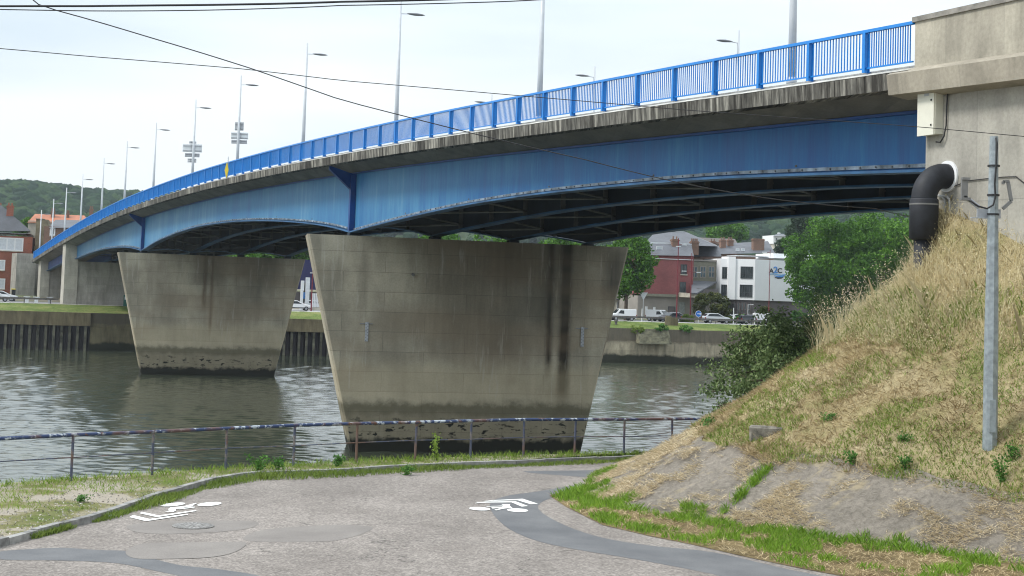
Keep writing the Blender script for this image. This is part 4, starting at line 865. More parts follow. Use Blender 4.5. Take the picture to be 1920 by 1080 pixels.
b = Bld('slate_roofed_block', 'old brick block with long slate roof and skylights behind the white office', 'building', 1380, 60)
b.box('wall', M_oldb, 1322, 474, 1450, 560, 12, z0=ZF); b.roof('roof', M_slate, [(1319, 477, 59.5), (1453, 474, 59.5), (1449, 474, 74), (1322, 477, 74)], [(1353, 457, 66), (1440, 452, 66)])
b.chimney(1352, 449, 1361, 471, 63, M_oldb); b.chimney(1366, 449, 1375, 470, 64, M_oldb); b.chimney(1413, 447, 1433, 468, 61, M_oldb, pots=0); b.chimney(1333, 452, 1343, 466, 72, M_oldb)
for x in (1340, 1380, 1390): b.win(x, 466, x + 6, 470, 1, 1, pm=M_curt, t=60.6, name='skylight', sill=False)
b = Bld('brown_roofed_house', 'low brown tiled roof between the mansard roof and the slate roof', 'building', 1340, 85)
b.box('wall', M_oldb, 1300, 452, 1380, 560, 8, z0=ZF); b.roof('roof', M_btile, [(1298, 458, 84.5), (1384, 458, 84.5), (1380, 458, 94), (1300, 458, 94)], [(1306, 445, 89), (1378, 448, 89)])
b = Bld('link_building', 'grey glazed link building between brick house and white office', 'building', 1325, 38)
b.box('wall', M_olive, 1296, 489, 1352, 560, 5, z0=ZF); b.box('parapet', M_beige, 1295, 486, 1352, 491, 5.3, t=37.8)
for x in (1297, 1313, 1329): b.win(x, 500, x + 9.5, 520, 2, 2, fm=M_beige, pm=M_glassb, fw=0.16, sill=False)
b = Bld('lean_to', 'low lean-to with sloping slate roof and skylights beside the brick house', 'building', 1320, 30)
P = [FW(*((lambda q: (q[0], t, q[1]))(FP(x, y, t)))) for x, y, t in [(1294, 549, 28), (1307, 549, 28), (1344, 528, 37), (1296, 526, 37)]]
e = MB(); e.add(P + [(p[0], p[1], p[2] - 0.25) for p in P], [(0, 1, 2, 3), (7, 6, 5, 4), (0, 4, 5, 1), (1, 5, 6, 2), (2, 6, 7, 3), (3, 7, 4, 0)]); b.put(e, 'roof', M_slate); b.box('wall', M_stone, 1294, 550, 1306, 558, 6, t=28.3)
b.box('side_wall', M_rendg, 1307, 541, 1346, 560, 6, t=31)
for x, y in ((1304, 541), (1310, 538), (1317, 535)): pass
# white office with lettering
wo = Bld('office_building', 'large white office building with lettered wall and charcoal ground floor', 'building', 1415, 32)
cA, cB, cC = fa_(1350, 36, 540), fa_(1415, 32, 540), fa_(1535, 34.5, 540)
zt = FP(1415, 486, 32)[1]; zb_ = FP(1415, 563, 32)[1]
foot = [FW(cA, 36, 0)[:2], FW(cB, 32, 0)[:2], FW(cC, 34.5, 0)[:2], FW(cC, 50, 0)[:2], FW(cA, 50, 0)[:2]]
e = MB(); e.prism(foot, zb_, zt); wo.put(e, 'wall', M_rend)
foot2 = [FW(cA, 36.6, 0)[:2], FW(cB, 32.5, 0)[:2], FW(cC, 35, 0)[:2], FW(cC, 49.6, 0)[:2], FW(cA, 49.6, 0)[:2]]
e = MB(); e.prism(foot2, ZF - 0.4, zb_ - 0.003); wo.put(e, 'ground_floor', M_rendg)
e = MB(); e.prism([FW(fa_(1368, 33.5), 34.6, 0)[:2], FW(fa_(1379, 33.5), 34.0, 0)[:2], FW(fa_(1379, 33.5), 38, 0)[:2], FW(fa_(1368, 33.5), 38, 0)[:2]], zb_, FP(1374, 481, 34)[1]); wo.put(e, 'stair_tower', M_rend)
wo.box('roof_parapet', M_rend, 1450, 475, 1530, 487, 8, t=38); wo.box('zinc_coping', M_zinc, 1382, 479, 1449, 481, 5, t=40)
def facewin(x0, y0, x1, y1, nx, ny, nm='window', pm=M_curt2, fm=M_dframe):
    """window on the office's slanting left facade"""
    pa = np.array(FW(cA, 36, 0)[:2]); pb = np.array(FW(cB, 32, 0)[:2]); dr = (pb - pa) / np.linalg.norm(pb - pa); n_ = np.array([-dr[1], dr[0]])
    s0, z1 = inpl(x0, y0, pa, dr, n_, 0); s1, z0 = inpl(x1, y1, pa, dr, n_, 0); W = lambda s_, d_: tuple(pa + dr * s_ - n_ * d_)
    bx = lambda m_, a, b_, za, zb2, d0, d1: m_.prism([W(a, d1), W(b_, d1), W(b_, d0), W(a, d0)], za, zb2)
    e = MB()
    for i in range(nx + 1): s_ = s0 + (s1 - s0) * i / nx; bx(e, s_ - .05, s_ + .05, z0, z1, 0, .10)
    for z in (z0, z1, z0 + (z1 - z0) * .36): bx(e, s0 - .05, s1 + .05, z - .05, z + .05, 0, .12)
    w_ = wo.put(e, nm, fm); g = MB(); bx(g, s0, s1, z0, z1, 0, 0.03)
    for i in range(nx): bx(g, s0 + (s1 - s0) * (i + .15) / nx, s0 + (s1 - s0) * (i + .45) / nx, z0 + .4, z1 - .1, 0.03, 0.05)
    o = g.build('pane', M_glass if nm != 'entrance' else M_dark); o.parent = w_
facewin(1355, 501, 1365, 522, 3, 1); facewin(1389.5, 500, 1411, 522, 5, 1); facewin(1353, 534, 1363, 556, 3, 1); facewin(1388, 534, 1410, 557, 5, 1)
facewin(1369.5, 484, 1376, 559, 2, 8, 'stair_window', M_glassb, M_beige)
for x in (1383, 1390, 1396, 1403): facewin(x, 568, x + 3.5, 588, 1, 1, 'slit_window', M_dark, M_rendg)
facewin(1362, 568, 1378, 590, 1, 1, 'entrance', M_dark, M_rendg)
# the letters: real extruded characters fixed to the right facade
pa = np.array(FW(cB, 32, 0)[:2]); pb = np.array(FW(cC, 34.5, 0)[:2]); dr_ = (pb - pa) / np.linalg.norm(pb - pa); nn_ = np.array([-dr_[1], dr_[0]])
M_letd = plain('charcoal_letter', (0.03, 0.032, 0.045), 0.5); M_letb = plain('blue_letter', (0.07, 0.25, 0.62), 0.5); M_letl = plain('light_blue_swoosh', (0.20, 0.42, 0.68), 0.5)
def letter(ch, x0, x1, yt, yb, mat):
    s0, z1 = inpl(x0, yt, pa, dr_, nn_, -0.1); s1, z0 = inpl(x1, yb, pa, dr_, nn_, -0.1); cu = bpy.data.curves.new('letter', 'FONT'); cu.body = ch; cu.extrude = 0.03; cu.offset = 0.018
    ob = bpy.data.objects.new('tmp', cu); COL.objects.link(ob); dg = bpy.context.evaluated_depsgraph_get(); me = bpy.data.meshes.new_from_object(ob.evaluated_get(dg)); bpy.data.objects.remove(ob)
    co = np.array([v.co[:] for v in me.vertices]); mn, mx_ = co.min(0), co.max(0)
    for v in me.vertices:
        u_ = (v.co.x - mn[0]) / (mx_[0] - mn[0]); q = (v.co.y - mn[1]) / (mx_[1] - mn[1]); s_ = s0 + (s1 - s0) * u_; d_ = 0.06 + v.co.z; p = pa + dr_ * s_ - nn_ * d_; v.co = (p[0], p[1], z0 + (z1 - z0) * q)
    me.materials.clear(); me.materials.append(mat); o = bpy.data.objects.new('wall_letter', me); COL.objects.link(o); o.parent = wo.root; o.matrix_parent_inverse = Matrix.Translation(-wo.L)
letter('A', 1442.5, 1451, 503, 512, M_letd); letter('2', 1451, 1458.5, 499.5, 512, M_letb); letter('C', 1458.5, 1466.5, 502.5, 512, M_letd)
def swoosh(pts, wd, mat):
    e = MB(); L_ = [inpl(x, y, pa, dr_, nn_, -0.1) for x, y in pts]; W = lambda s_, z, d_: (*(pa + dr_ * s_ - nn_ * d_), z)
    for (a, za), (b_, zb2), w0, w1 in zip(L_[:-1], L_[1:], wd[:-1], wd[1:]):
        e.add([W(a, za - w0, .06), W(b_, zb2 - w1, .06), W(b_, zb2 + w1, .06), W(a, za + w0, .06), W(a, za - w0, 0), W(b_, zb2 - w1, 0), W(b_, zb2 + w1, 0), W(a, za + w0, 0)], [(0, 1, 2, 3), (0, 4, 5, 1), (3, 2, 6, 7)])
    o = e.build('logo_wave', mat); o.parent = wo.root; o.matrix_parent_inverse = Matrix.Translation(-wo.L)
swoosh([(1442, 514), (1452, 513.6), (1460, 515.5), (1466, 516), (1471, 514)], [.05, .09, .12, .10, .03], M_letl); swoosh([(1452, 517), (1460, 519), (1468, 518), (1474, 514)], [.04, .12, .14, .05], M_letb); swoosh([(1453, 520), (1459, 521.5), (1466, 521), (1470, 519)], [.04, .12, .12, .04], M_letd)
# shop fronts left of the brick building, blue hall, far villa
b = Bld('shop_row', 'low row of old shop fronts with red and white windows behind the white van', 'building', 1180, 45)
b.box('wall', M_stone, 1140, 552, 1208, 592, 8, z0=ZF - .3); b.box('brick_front', M_oldb, 1197, 540, 1213, 592, 8, t=44.6, z0=ZF - .3); b.box('slate_eaves', M_slated, 1150, 560, 1175, 563, 0.6, t=44.4)
for x in (1157, 1164): b.win(x, 566, x + 4, 582, 1, 1, fm=M_frame, pm=M_dark, sill=False)
for x in (1173, 1181, 1190): b.win(x, 554, x + 5, 568, 1, 2, fm=M_frame, pm=M_maroon, sill=False); b.win(x, 572, x + 5, 588, 1, 1, fm=M_frame, pm=M_maroon, sill=False)
b = Bld('blue_hall', 'dark navy metal hall visible between the two piers', 'building', 580, 60)
b.box('wall', M_navy, 500, 484, 640, 545, 15); b.box('base_wall', M_rendg, 500, 545, 640, 592, 14, t=60.5, z0=ZF)
b.box('doorway', M_dark, 566, 530, 576, 588, 0.3, t=59.6)
b = Bld('white_totem', 'tall white and silver totem between the two piers', 'totem', 572, 22)
b.box('panel', M_zinc, 574, 520, 579, 580, 0.5); b.box('mast', M_frame, 564, 545, 567, 590, 0.4, t=22); b.box('curved_panel', M_frame, 565, 526, 570, 545, 0.5, t=22.2); b.box('blue_panel', M_letb, 567, 548, 572, 560, 0.3, t=22.4)
b = Bld('white_fence', 'white slatted fence on a low wall between the piers', 'fence', 595, 18)
b.box('low_wall', M_stone, 583, 576, 640, 583, 0.3)
for i in range(12): b.box('slat', M_frame, 586 + i * 3, 550, 587.2 + i * 3, 576, 0.06)
b = Bld('hillside_villa', 'small white villa with grey roof on the wooded hillside', 'house', 1462, 300, 450)
b.box('wall', M_rend, 1450.5, 441, 1474, 458, 10); b.roof('roof', M_slate, [(1449.5, 443, 299), (1475, 443, 299), (1474, 443, 312), (1451, 443, 312)], [(1456, 438.5, 305), (1469, 438.5, 305)]); b.chimney(1460, 436, 1463, 440, 304, M_rend, pots=0); b.win(1454, 446, 1457, 451, 1, 1)
b.box('base', M_stone, 1450.5, 458, 1474, 480, 9.5, t=300.3)

# ------------------------------------------------------------------ street lamps on the bridge
def make_lamp(side):
    root = empty('street_lamp'); e = MB(); e.tube([(0, 0, 0), (0, 0, 3), (0, 0, 9.9)], [0.135, 0.12, 0.06], 10); e.tube([(0, 0, 0), (0, 0, 0.35)], 0.17, 10); e.build('pole', M_lamp, root, smooth=True)
    e = MB(); dx = side; e.tube([(0, 0, 9.0), (dx * 0.55, 0, 9.05)], 0.03, 6); e.build('arm', M_lamp, root)
    e = MB(); secs = []
    for q, w_, h_ in ((0.40, 0.04, 0.03), (0.6, 0.15, 0.07), (0.95, 0.21, 0.10), (1.25, 0.16, 0.07), (1.45, 0.03, 0.02)):
        secs.append([(dx * q, w_ * math.cos(a), 9.06 + h_ * math.sin(a)) for a in [i * math.pi / 4 for i in range(8)]])
    if side > 0: secs = [s_[::-1] for s_ in secs]
    e.sweep(secs); e.build('lamp_head', M_lamph, root, smooth=True); return root
# height from the survey: top of the lamp whose foot is at s=67
sL, zL = BP(575, 81, 0.8); print('lamp', sL, zL, ZR(67.2) - 1.2)
HL = (zL - (ZR(67.2) - 1.2)) / 9.9; print('HL', HL)
lampN = make_lamp(1); lampF = make_lamp(-1)
ang_b = math.atan2(BN[1], BN[0])
ords = ['first', 'second', 'third', 'fourth', 'fifth', 'sixth', 'seventh', 'eighth', 'ninth', 'tenth', 'eleventh', 'twelfth', 'thirteenth']
xs = [1481, 1008, 740, 567, 445, 362, 290, 237, 195, 157, 128, 105, 83]
for i, x in enumerate(xs):
    o = lampN if i == 0 else copy_tree(lampN); s_ = 7.0 + 19.95 * i if i < 11 else 7.0 + 19.4 * i
    s_ = BP(x, 300, 0.85)[0]
    zg = ZR(s_) - 1.2 if s_ < 243 else ZR(243) - 1.2; o.location = BW(s_, 0.85, zg); o.rotation_euler = (0, 0, ang_b); o.scale = (1, 1, HL)
    lab = {0: 'thick lamp pole rising past the frame behind the railing near the abutment', 1: 'lamp pole cut by the top of the frame, above the right half of nearer pier', 2: 'tall lamp with head just below the overhead cables', 3: 'tall lamp just right of the two poles that carry signs', 4: 'lamp pole carrying the higher cluster of sign backs', 5: 'lamp pole carrying the lower cluster of sign backs', 12: 'leftmost and smallest lamp on the bridge, against the tiled roof'}.get(i)
    tag(o, lab or ('slender bridge lamp, %s from the left end of the row' % ords[12 - i]), 'street lamp', 'lamps along the near side of the bridge')
for j, (x, y, lab) in enumerate(((1385, 57, 'lamp with head pointing left, nearest to the abutment, its top above the railing'), (1115, 125, 'lamp top with head pointing left above middle of railing'), (922, 177, 'tip of a far-side lamp barely showing above the railing'))):
    s_, z_ = BP(x, y, WID - 0.85); print('far lamp', s_, z_, ZR(s_) + 8.8)
    o = lampF if j == 0 else copy_tree(lampF); o.location = BW(s_, WID - 0.85, z_ - 9.9 * HL); o.rotation_euler = (0, 0, ang_b); o.scale = (1, 1, HL); tag(o, lab, 'street lamp', 'lamps along the far side of the bridge')
s_, z_ = BP(1797, 0, WID - 0.85)
# sign clusters on two poles
def signs(sx, rects, name, labs):
    s_ = BP(sx, 300, 0.85)[0]
    for k, (x0, y0, x1, y1, mat) in enumerate(rects):
        c = BW(s_ - 0.0, 0.85, 0); p0 = D(x0, y0, c[1] + 0.25); p1 = D(x1, y1, c[1] + 0.25); e = MB(); cx, cz = (p0[0] + p1[0]) / 2, (p0[2] + p1[2]) / 2; w_, h_ = abs(p1[0] - p0[0]), abs(p0[2] - p1[2])
        root = empty(name, (cx, p0[1], cz), label=labs[k], cat='road sign', group='road signs on bridge lamp poles')
        e.box((0, 0, 0), (w_, 0.04, h_)); e.build('panel', mat, root)
        e = MB(); e.box((0, -0.05, h_ * 0.3), (w_ * 0.96, 0.05, 0.07)); e.box((0, -0.05, -h_ * 0.3), (w_ * 0.96, 0.05, 0.07)); e.box((-0.11, -0.05, 0), (0.04, 0.05, h_)); e.box((0.11, -0.05, 0), (0.04, 0.05, h_)); e.build('bracket', M_signd, root)
signs(446, [(441, 229, 456.5, 245, M_signd), (433.5, 248, 465, 261.5, M_signb), (434, 262, 463, 270, M_signd)], 'road_sign', ['upper square sign back on the pole of the higher cluster', 'wide pale sign back in middle of the higher cluster', 'dark strip sign back at bottom of the higher cluster'])
signs(362, [(355, 265, 368, 269.5, M_signb), (343, 270, 378.5, 286, M_signb), (347, 287, 374, 295, M_signd), (352, 297, 368, 305, M_rend)], 'road_sign', ['small plate at the top of the lower cluster of signs', 'large pale sign back in the lower cluster', 'dark strip sign back in the lower cluster', 'white plate at the bottom of the lower cluster of signs'])
# yellow diamond navigation mark outside the railing
s_, z1 = BP(427, 302, -0.15); _, z0 = BP(427, 333, -0.15); e = MB(); cz = (z0 + z1) / 2
nav = empty('navigation_sign', BW(s_, -0.15, z0), label='narrow yellow diamond navigation sign fixed outside the bridge railing', cat='sign')
hh = (z1 - z0) / 2; h2 = hh * 1.0; P = [BW(s_ + a, -0.15 + o_, c + cz - 0.0) for o_ in (-0.03, 0.03) for a, c in ((0, -h2 * 1.0), (0.0, 0), (0, 0), (0, 0))]
e = MB(); ax = 0.55
nb = Vector((0.98, -0.2, 0)).normalized()
cw = Vector(BW(s_, -0.2, cz - hh * .1)); tdir = Vector((0.93, -0.36, 0)); u3 = Vector((0, 0, 1)); nd = tdir.cross(u3) * 0.03
vs = [cw + u3 * h2 + nd, cw + tdir * 0.17 + nd, cw - u3 * h2 + nd, cw - tdir * 0.17 + nd, cw + u3 * h2 - nd, cw + tdir * 0.17 - nd, cw - u3 * h2 - nd, cw - tdir * 0.17 - nd]
e.add(vs, [(0, 3, 2, 1), (4, 5, 6, 7), (0, 1, 5, 4), (1, 2, 6, 5), (2, 3, 7, 6), (3, 0, 4, 7)]); o = e.build('diamond_panel', M_yellow); o.parent = nav; o.matrix_parent_inverse = Matrix.Translation(-Vector(nav.location))
e = MB(); e.tube([BW(s_, -0.12, z0), BW(s_, -0.12, z1 + 0.35)], 0.03, 6); o = e.build('rod', M_signd); o.parent = nav; o.matrix_parent_inverse = Matrix.Translation(-Vector(nav.location))

# ------------------------------------------------------------------ maroon lamp masts and small signs on the far bank
M_mar = plain('maroon_mast_paint', (0.17, 0.02, 0.03), 0.5)
def mast(px, t, ytop, ybot, arms, lab, mat=M_mar, r=0.11):
    a, z0 = FP(px, ybot, t); z1 = FP(px, ytop, t)[1]; z0 = ZF - 0.1 if t > 7 else ZQ + t * 0.14
    root = empty('street_lamp', FW(a, t, z0), FBA, lab, 'street lamp', 'maroon street lamps on the far bank'); h = z1 - z0; e = MB(); e.tube([(0, 0, 0), (0, 0, h)], [r, r * 0.6], 8); e.build('pole', mat, root)
    for (dx, hz_) in arms:
        e = MB(); e.tube([(0, 0, hz_ * h), (dx * 0.7, 0, hz_ * h + 0.05)], 0.04, 5); e.build('arm', mat, root); e = MB(); e.box((dx, 0, hz_ * h + 0.03), (0.75, 0.26, 0.12)); e.build('lamp_head', M_signb, root)
mast(1268, 5.2, 446, 612, [(1.0, 0.92), (-0.0001, 0.90)], 'tallest maroon lamp mast standing on the grass in front of the brick building')
mast(1294, 20, 474, 600, [(-1.3, 0.73), (1.3, 0.72)], 'maroon double lamp mast at right corner of the brick building')
mast(1441, 14, 468, 606, [(-1.0, 0.96)], 'thin maroon lamp mast in front of the white office wall', r=0.08)
mast(583, 12, 494, 590, [(0.0001, 0.8)], 'maroon mast standing between the two piers')
def post_sign(name, px, t, ybot, h, build, lab, cat='sign', group=None):
    a = fa_(px, t, ybot); root = empty(name, FW(a, t, ZF if t > 7 else ZQ + t * 0.14), FBA, lab, cat, group); build(root, h)
def round_blue(root, h):
    e = MB(); e.tube([(0, 0, 0), (0, 0, h)], 0.04, 6); e.build('pole', M_signb, root); e = MB(); e.tube([(0, -0.06, h - 0.3), (0, -0.03, h - 0.3)], 0.52, 20); e.tube([(0, -0.075, h - 0.3), (0, -0.065, h - 0.3)], 0.47, 20, mi=1)
    e.box((0.0, -0.085, h - 0.3), (0.45, 0.012, 0.10), mi=0); e.add([(0.2, -0.09, h - 0.52), (0.42, -0.09, h - 0.3), (0.2, -0.09, h - 0.08)], [(0, 1, 2)]); e.build('sign_face', [M_white, plain('sign_blue', (0.01, 0.13, 0.50), 0.5)], root)
post_sign('mandatory_sign', 1309, 9.5, 608, 1.75, round_blue, 'round blue arrow sign left of the silver car')
def giveway(root, h):
    e = MB(); e.tube([(0, 0, 0), (0, 0, h)], 0.045, 6); e.build('pole', M_signb, root); e = MB(); e.add([(-0.75, -0.05, h), (0.75, -0.05, h), (0, -0.05, h - 1.25), (-0.75, -0.02, h), (0.75, -0.02, h), (0, -0.02, h - 1.25)], [(0, 2, 1), (3, 4, 5), (0, 1, 4, 3), (1, 2, 5, 4), (2, 0, 3, 5)]); e.build('sign_back', M_zinc, root)
post_sign('triangular_sign', 1205, 16, 604, 4.6, giveway, 'triangular road sign seen from behind, in front of the shop row')
def thin_white(root, h): e = MB(); e.tube([(0, 0, 0), (0, 0, h)], 0.055, 6); e.build('pole', M_white, root)
for px, h, lab in ((1375, 2.6, 'thin white pole just right of the silver car'), (1415, 2.1, 'thin white pole in front of the grey car and white van'), (1203, 2.0, 'short white pole beside the triangular sign')): post_sign('marker_pole', px, 8.5, 610, h, thin_white, lab, 'pole')
def gantry(root, h): e = MB(); e.tube([(0, 0, 0), (0, 0, h), (1.0, 0, h)], 0.05, 6); e.build('frame', M_white, root)
post_sign('height_barrier', 1402, 24.5, 600, 3.2, gantry, 'white angled bar frame in the office car park', 'barrier')
for px in (50, 68, 93):
    a = fa_(px, 9.0, 566); root = empty('bollard', FW(a, 9.0, ZF), FBA, {50: 'short white barrier post nearest to the parked cars', 68: 'pale post at the foot of the middle pillar', 93: 'short dark-headed post left of the large pillar'}[px], 'bollard', 'low posts beside the far bridge pillars'); e = MB(); e.box((0, 0, 0.4), (0.5, 0.2, 0.8)); e.box((0, 0, 0.85), (0.9, 0.25, 0.1)); e.build('body', M_signb if px != 93 else M_signd, root)
# concrete stub on the bank, utility box
a = fa_(1259, 4.5); root = empty('concrete_block', FW(a, 4.5, ZQ + 0.5), FBA, 'grey concrete block on the grass at foot of tallest maroon mast', 'block'); e = MB(); e.box((0, 0, 0.55), (1.9, 0.8, 1.5)); e.box((-0.5, 0, 1.4), (0.8, 0.6, 0.3)); e.build('body', M_capb, root)
a = fa_(1155, 3.5, 608); root = empty('mooring_bollard', FW(a, 3.5, ZQ + 0.4), FBA, 'squat mooring bollard on the grass bank below the white van', 'bollard'); e = MB(); e.tube([(0, 0, 0), (0, 0, 0.5), (0, 0, 0.55), (0, 0, 0.75)], [0.22, 0.2, 0.36, 0.33], 10); e.build('body', M_guard, root)

# ------------------------------------------------------------------ vehicles
M_tyre = plain('tyre_rubber', (0.02, 0.02, 0.02), 0.8); M_rim = plain('wheel_rim', (0.35, 0.36, 0.38), 0.35, metal=0.5); M_cglass = plain('car_glass', (0.02, 0.025, 0.03), 0.1); M_lightw = plain('headlamp', (0.6, 0.62, 0.65), 0.2); M_lightr = plain('tail_lamp', (0.25, 0.01, 0.01), 0.3)
def paint(name, c):
    if name in MATS: return MATS[name]
    t = NT(name); t.out(c, 0.28, 0, 0.5); t.p.inputs['Coat Weight'].default_value = 0.5; MATS[name] = t.m; return t.m
SIL = {'hatch': ([(0, .35), (0, .85), (.12, 1.02), (.5, 1.4), (.85, 1.5), (2.0, 1.5), (3.0, 1.03), (4.0, .82), (4.2, .6), (4.15, .3)], [(.35, 1.03), (.62, 1.36), (.95, 1.42), (1.95, 1.42), (2.72, 1.03)]),
       'suv': ([(0, .4), (0, .95), (.10, 1.14), (.5, 1.55), (.9, 1.65), (2.3, 1.63), (3.3, 1.13), (4.2, .96), (4.5, .72), (4.45, .35)], [(.40, 1.14), (.70, 1.49), (1.05, 1.56), (2.25, 1.55), (3.02, 1.14)]),
       'wagon': ([(0, .35), (0, .9), (.08, 1.0), (.25, 1.42), (.6, 1.5), (2.1, 1.5), (3.1, 1.02), (4.2, .84), (4.4, .6), (4.35, .3)], [(.28, 1.02), (.42, 1.37), (.7, 1.42), (2.05, 1.42), (2.82, 1.02)])}
PROF = {'hatch': (4.2, 1.75, 1.5, [(0, .35), (0, .85), (.25, 1.0), (3.1, 1.0), (4.0, .82), (4.2, .6), (4.15, .3)], [(.18, 1.0), (.75, 1.47), (2.0, 1.5), (3.05, 1.0)]),
        'suv': (4.5, 1.85, 1.65, [(0, .4), (0, .95), (.2, 1.1), (3.2, 1.08), (4.25, .92), (4.5, .7), (4.45, .35)], [(.15, 1.1), (.7, 1.58), (2.2, 1.65), (3.3, 1.08)]),
        'van': (4.3, 1.8, 1.85, [(0, .35), (0, 1.85), (2.75, 1.88), (2.85, 1.78), (3.45, 1.15), (4.15, .95), (4.3, .6), (4.25, .32)], [(2.0, 1.08), (2.05, 1.66), (2.72, 1.7), (3.3, 1.12)]),
        'wagon': (4.4, 1.8, 1.5, [(0, .35), (0, .9), (.1, 1.0), (3.2, .98), (4.2, .82), (4.4, .6), (4.35, .3)], [(.08, 1.0), (.3, 1.46), (2.2, 1.5), (3.15, .98)])}
def car(kind, name, px, t, ybase, col, lab, flip=False, rz=0.0, group=None, z=None, parts=True):
    Lc, W_, H_, body, green = PROF[kind]; a = fa_(px, t, ybase); root = empty(name, FW(a, t, (ZF - 0.03) if z is None else z), FBA + rz + (math.pi if flip else 0), lab, 'van' if kind == 'van' else 'car', group)
    def ex(poly, hw0, hw1, zref):
        e = MB(); n = len(poly); zs = [p[1] for p in poly]; zmin, zmax = min(zs), max(zs); hw = lambda z: hw0 + (hw1 - hw0) * (z - zmin) / (zmax - zmin + 1e-6)
        vs = [(x - Lc / 2, -hw(z), z) for x, z in poly] + [(x - Lc / 2, hw(z), z) for x, z in poly]; e.add(vs, [tuple(range(n))[::-1], tuple(range(n, 2 * n))] + [(i, (i + 1) % n, n + (i + 1) % n, n + i) for i in range(n)]); return e
    P_ = paint(col[0], col[1])
    if kind == 'van':
        o = ex(body, W_ / 2, W_ / 2 - 0.06, 0).build('body', P_, root); bv = o.modifiers.new('bevel', 'BEVEL'); bv.width = 0.08; bv.segments = 2
        e = MB(); g4 = [(2.08, 1.1), (2.1, 1.62), (2.66, 1.66), (3.08, 1.16)]
        for sg in (-1, 1): e.add([(x - Lc / 2, sg * (W_ / 2 + 0.006 - (z_ - .3) * 0.035), z_) for x, z_ in g4], [(0, 1, 2, 3) if sg > 0 else (3, 2, 1, 0)])
        e.add([(2.90 - Lc / 2, -W_ / 2 + .16, 1.76), (2.90 - Lc / 2, W_ / 2 - .16, 1.76), (3.46 - Lc / 2, W_ / 2 - .12, 1.19), (3.46 - Lc / 2, -W_ / 2 + .12, 1.19)], [(3, 2, 1, 0)]); e.v[-4:] = [(v[0] + .02, v[1], v[2] + .02) for v in e.v[-4:]]; e.build('windows', M_cglass, root)
        e = MB(); e.box((0.15, 0, 0.42), (Lc - 0.2, W_ + 0.02, 0.14)); e.build('side_trim', M_dark, root)
    else:
        sil, gl = SIL[kind]; o = ex(sil, W_ / 2, W_ / 2 - 0.16, 0).build('body', P_, root); bv = o.modifiers.new('bevel', 'BEVEL'); bv.width = 0.07; bv.segments = 2
        zm0, zm1 = min(p[1] for p in sil), max(p[1] for p in sil); e = MB()
        for sg in (-1, 1):
            f_ = tuple(range(len(gl))); e.add([(x - Lc / 2, sg * (W_ / 2 - 0.16 * (z_ - zm0) / (zm1 - zm0) + 0.008), z_) for x, z_ in gl], [f_ if sg < 0 else f_[::-1]])
        r_, w2 = sil[-5], W_ / 2 - 0.24; q_ = sil[-4]
        for (p1_, p2_) in ((sil[-5], sil[-4]), (sil[3], sil[2])):
            ax, az_, bx2, bz = p1_[0] * .93 + p2_[0] * .07, p1_[1] * .93 + p2_[1] * .07, p1_[0] * .08 + p2_[0] * .92, p1_[1] * .08 + p2_[1] * .92; dx_ = 0.012 if p1_ is sil[-5] else -0.012
            e.add([(ax - Lc / 2 + dx_, -w2, az_ + .012), (ax - Lc / 2 + dx_, w2, az_ + .012), (bx2 - Lc / 2 + dx_, w2 + .06, bz + .012), (bx2 - Lc / 2 + dx_, -w2 - .06, bz + .012)], [(0, 1, 2, 3), (3, 2, 1, 0)][:1])
        e.build('windows', M_cglass, root); e = MB(); e.box((0, 0, 0.42), (Lc - 0.25, W_ + 0.01, 0.12)); e.build('side_trim', M_dark, root)
    for xx in (0.8, Lc - 0.85):
        for sg in (-1, 1):
            e = MB(); e.tube([(xx - Lc / 2, sg * (W_ / 2 - 0.17), 0.32), (xx - Lc / 2, sg * (W_ / 2 + 0.03), 0.32)], 0.33, 16); w_ = e.build('wheel', M_tyre, root)
            e = MB(); e.tube([(xx - Lc / 2, sg * (W_ / 2 - 0.1), 0.32), (xx - Lc / 2, sg * (W_ / 2 + 0.045), 0.32)], 0.2, 12); o = e.build('rim', M_rim); o.parent = w_
    for sg in (-1, 1):
        e = MB(); e.box((Lc / 2 - 0.1, sg * (W_ / 2 - 0.25), 0.72), (0.2, 0.36, 0.16)); e.build('headlight', M_lightw, root); e = MB(); e.box((-Lc / 2 + 0.04, sg * (W_ / 2 - 0.12), 0.85), (0.12, 0.2, 0.28)); e.build('tail_light', M_lightr, root)
        e = MB(); e.box((Lc / 2 - (1.5 if kind != 'van' else 1.2), sg * (W_ / 2 + 0.09), 1.05), (0.12, 0.18, 0.13)); e.build('mirror', P_, root)
    return root
GP = 'vehicles on the far bank road'
WH = ('white_car_paint', (0.70, 0.71, 0.72)); SI = ('silver_car_paint', (0.46, 0.48, 0.50)); BK = ('black_car_paint', (0.018, 0.02, 0.03)); GY = ('grey_car_paint', (0.22, 0.23, 0.25))
car('van', 'delivery_van', 1166, 11.5, 604, WH, 'small white delivery van nearest to the edge of the nearer pier', flip=True, group=GP)
car('van', 'delivery_van', 1236, 15, 603, WH, 'white van seen from the front between the pier and the lamp mast', rz=-0.9, group=GP)
car('hatch', 'parked_car', 1254, 12, 605, BK, 'black hatchback partly behind the tallest maroon mast', rz=0.5, flip=True, group=GP)
car('wagon', 'parked_car', 1272, 21, 601, GY, 'grey car behind the yellow-green bushes', group=GP)
car('suv', 'moving_car', 1343, 11.5, 608, SI, 'silver sport utility car between round blue sign and thin white pole', group=GP)
car('wagon', 'parked_car', 1366, 25, 600, WH, 'white car roof showing above the silver car', group=GP)
car('hatch', 'parked_car', 1417, 23, 601, GY, 'grey car roof behind the black and white vans', group=GP)
car('wagon', 'parked_car', 1410, 13.5, 607, BK, 'black car just left of the low white van', group=GP)
car('van', 'delivery_van', 1437, 13.5, 607, WH, 'low white van in front of the charcoal office wall', group=GP)
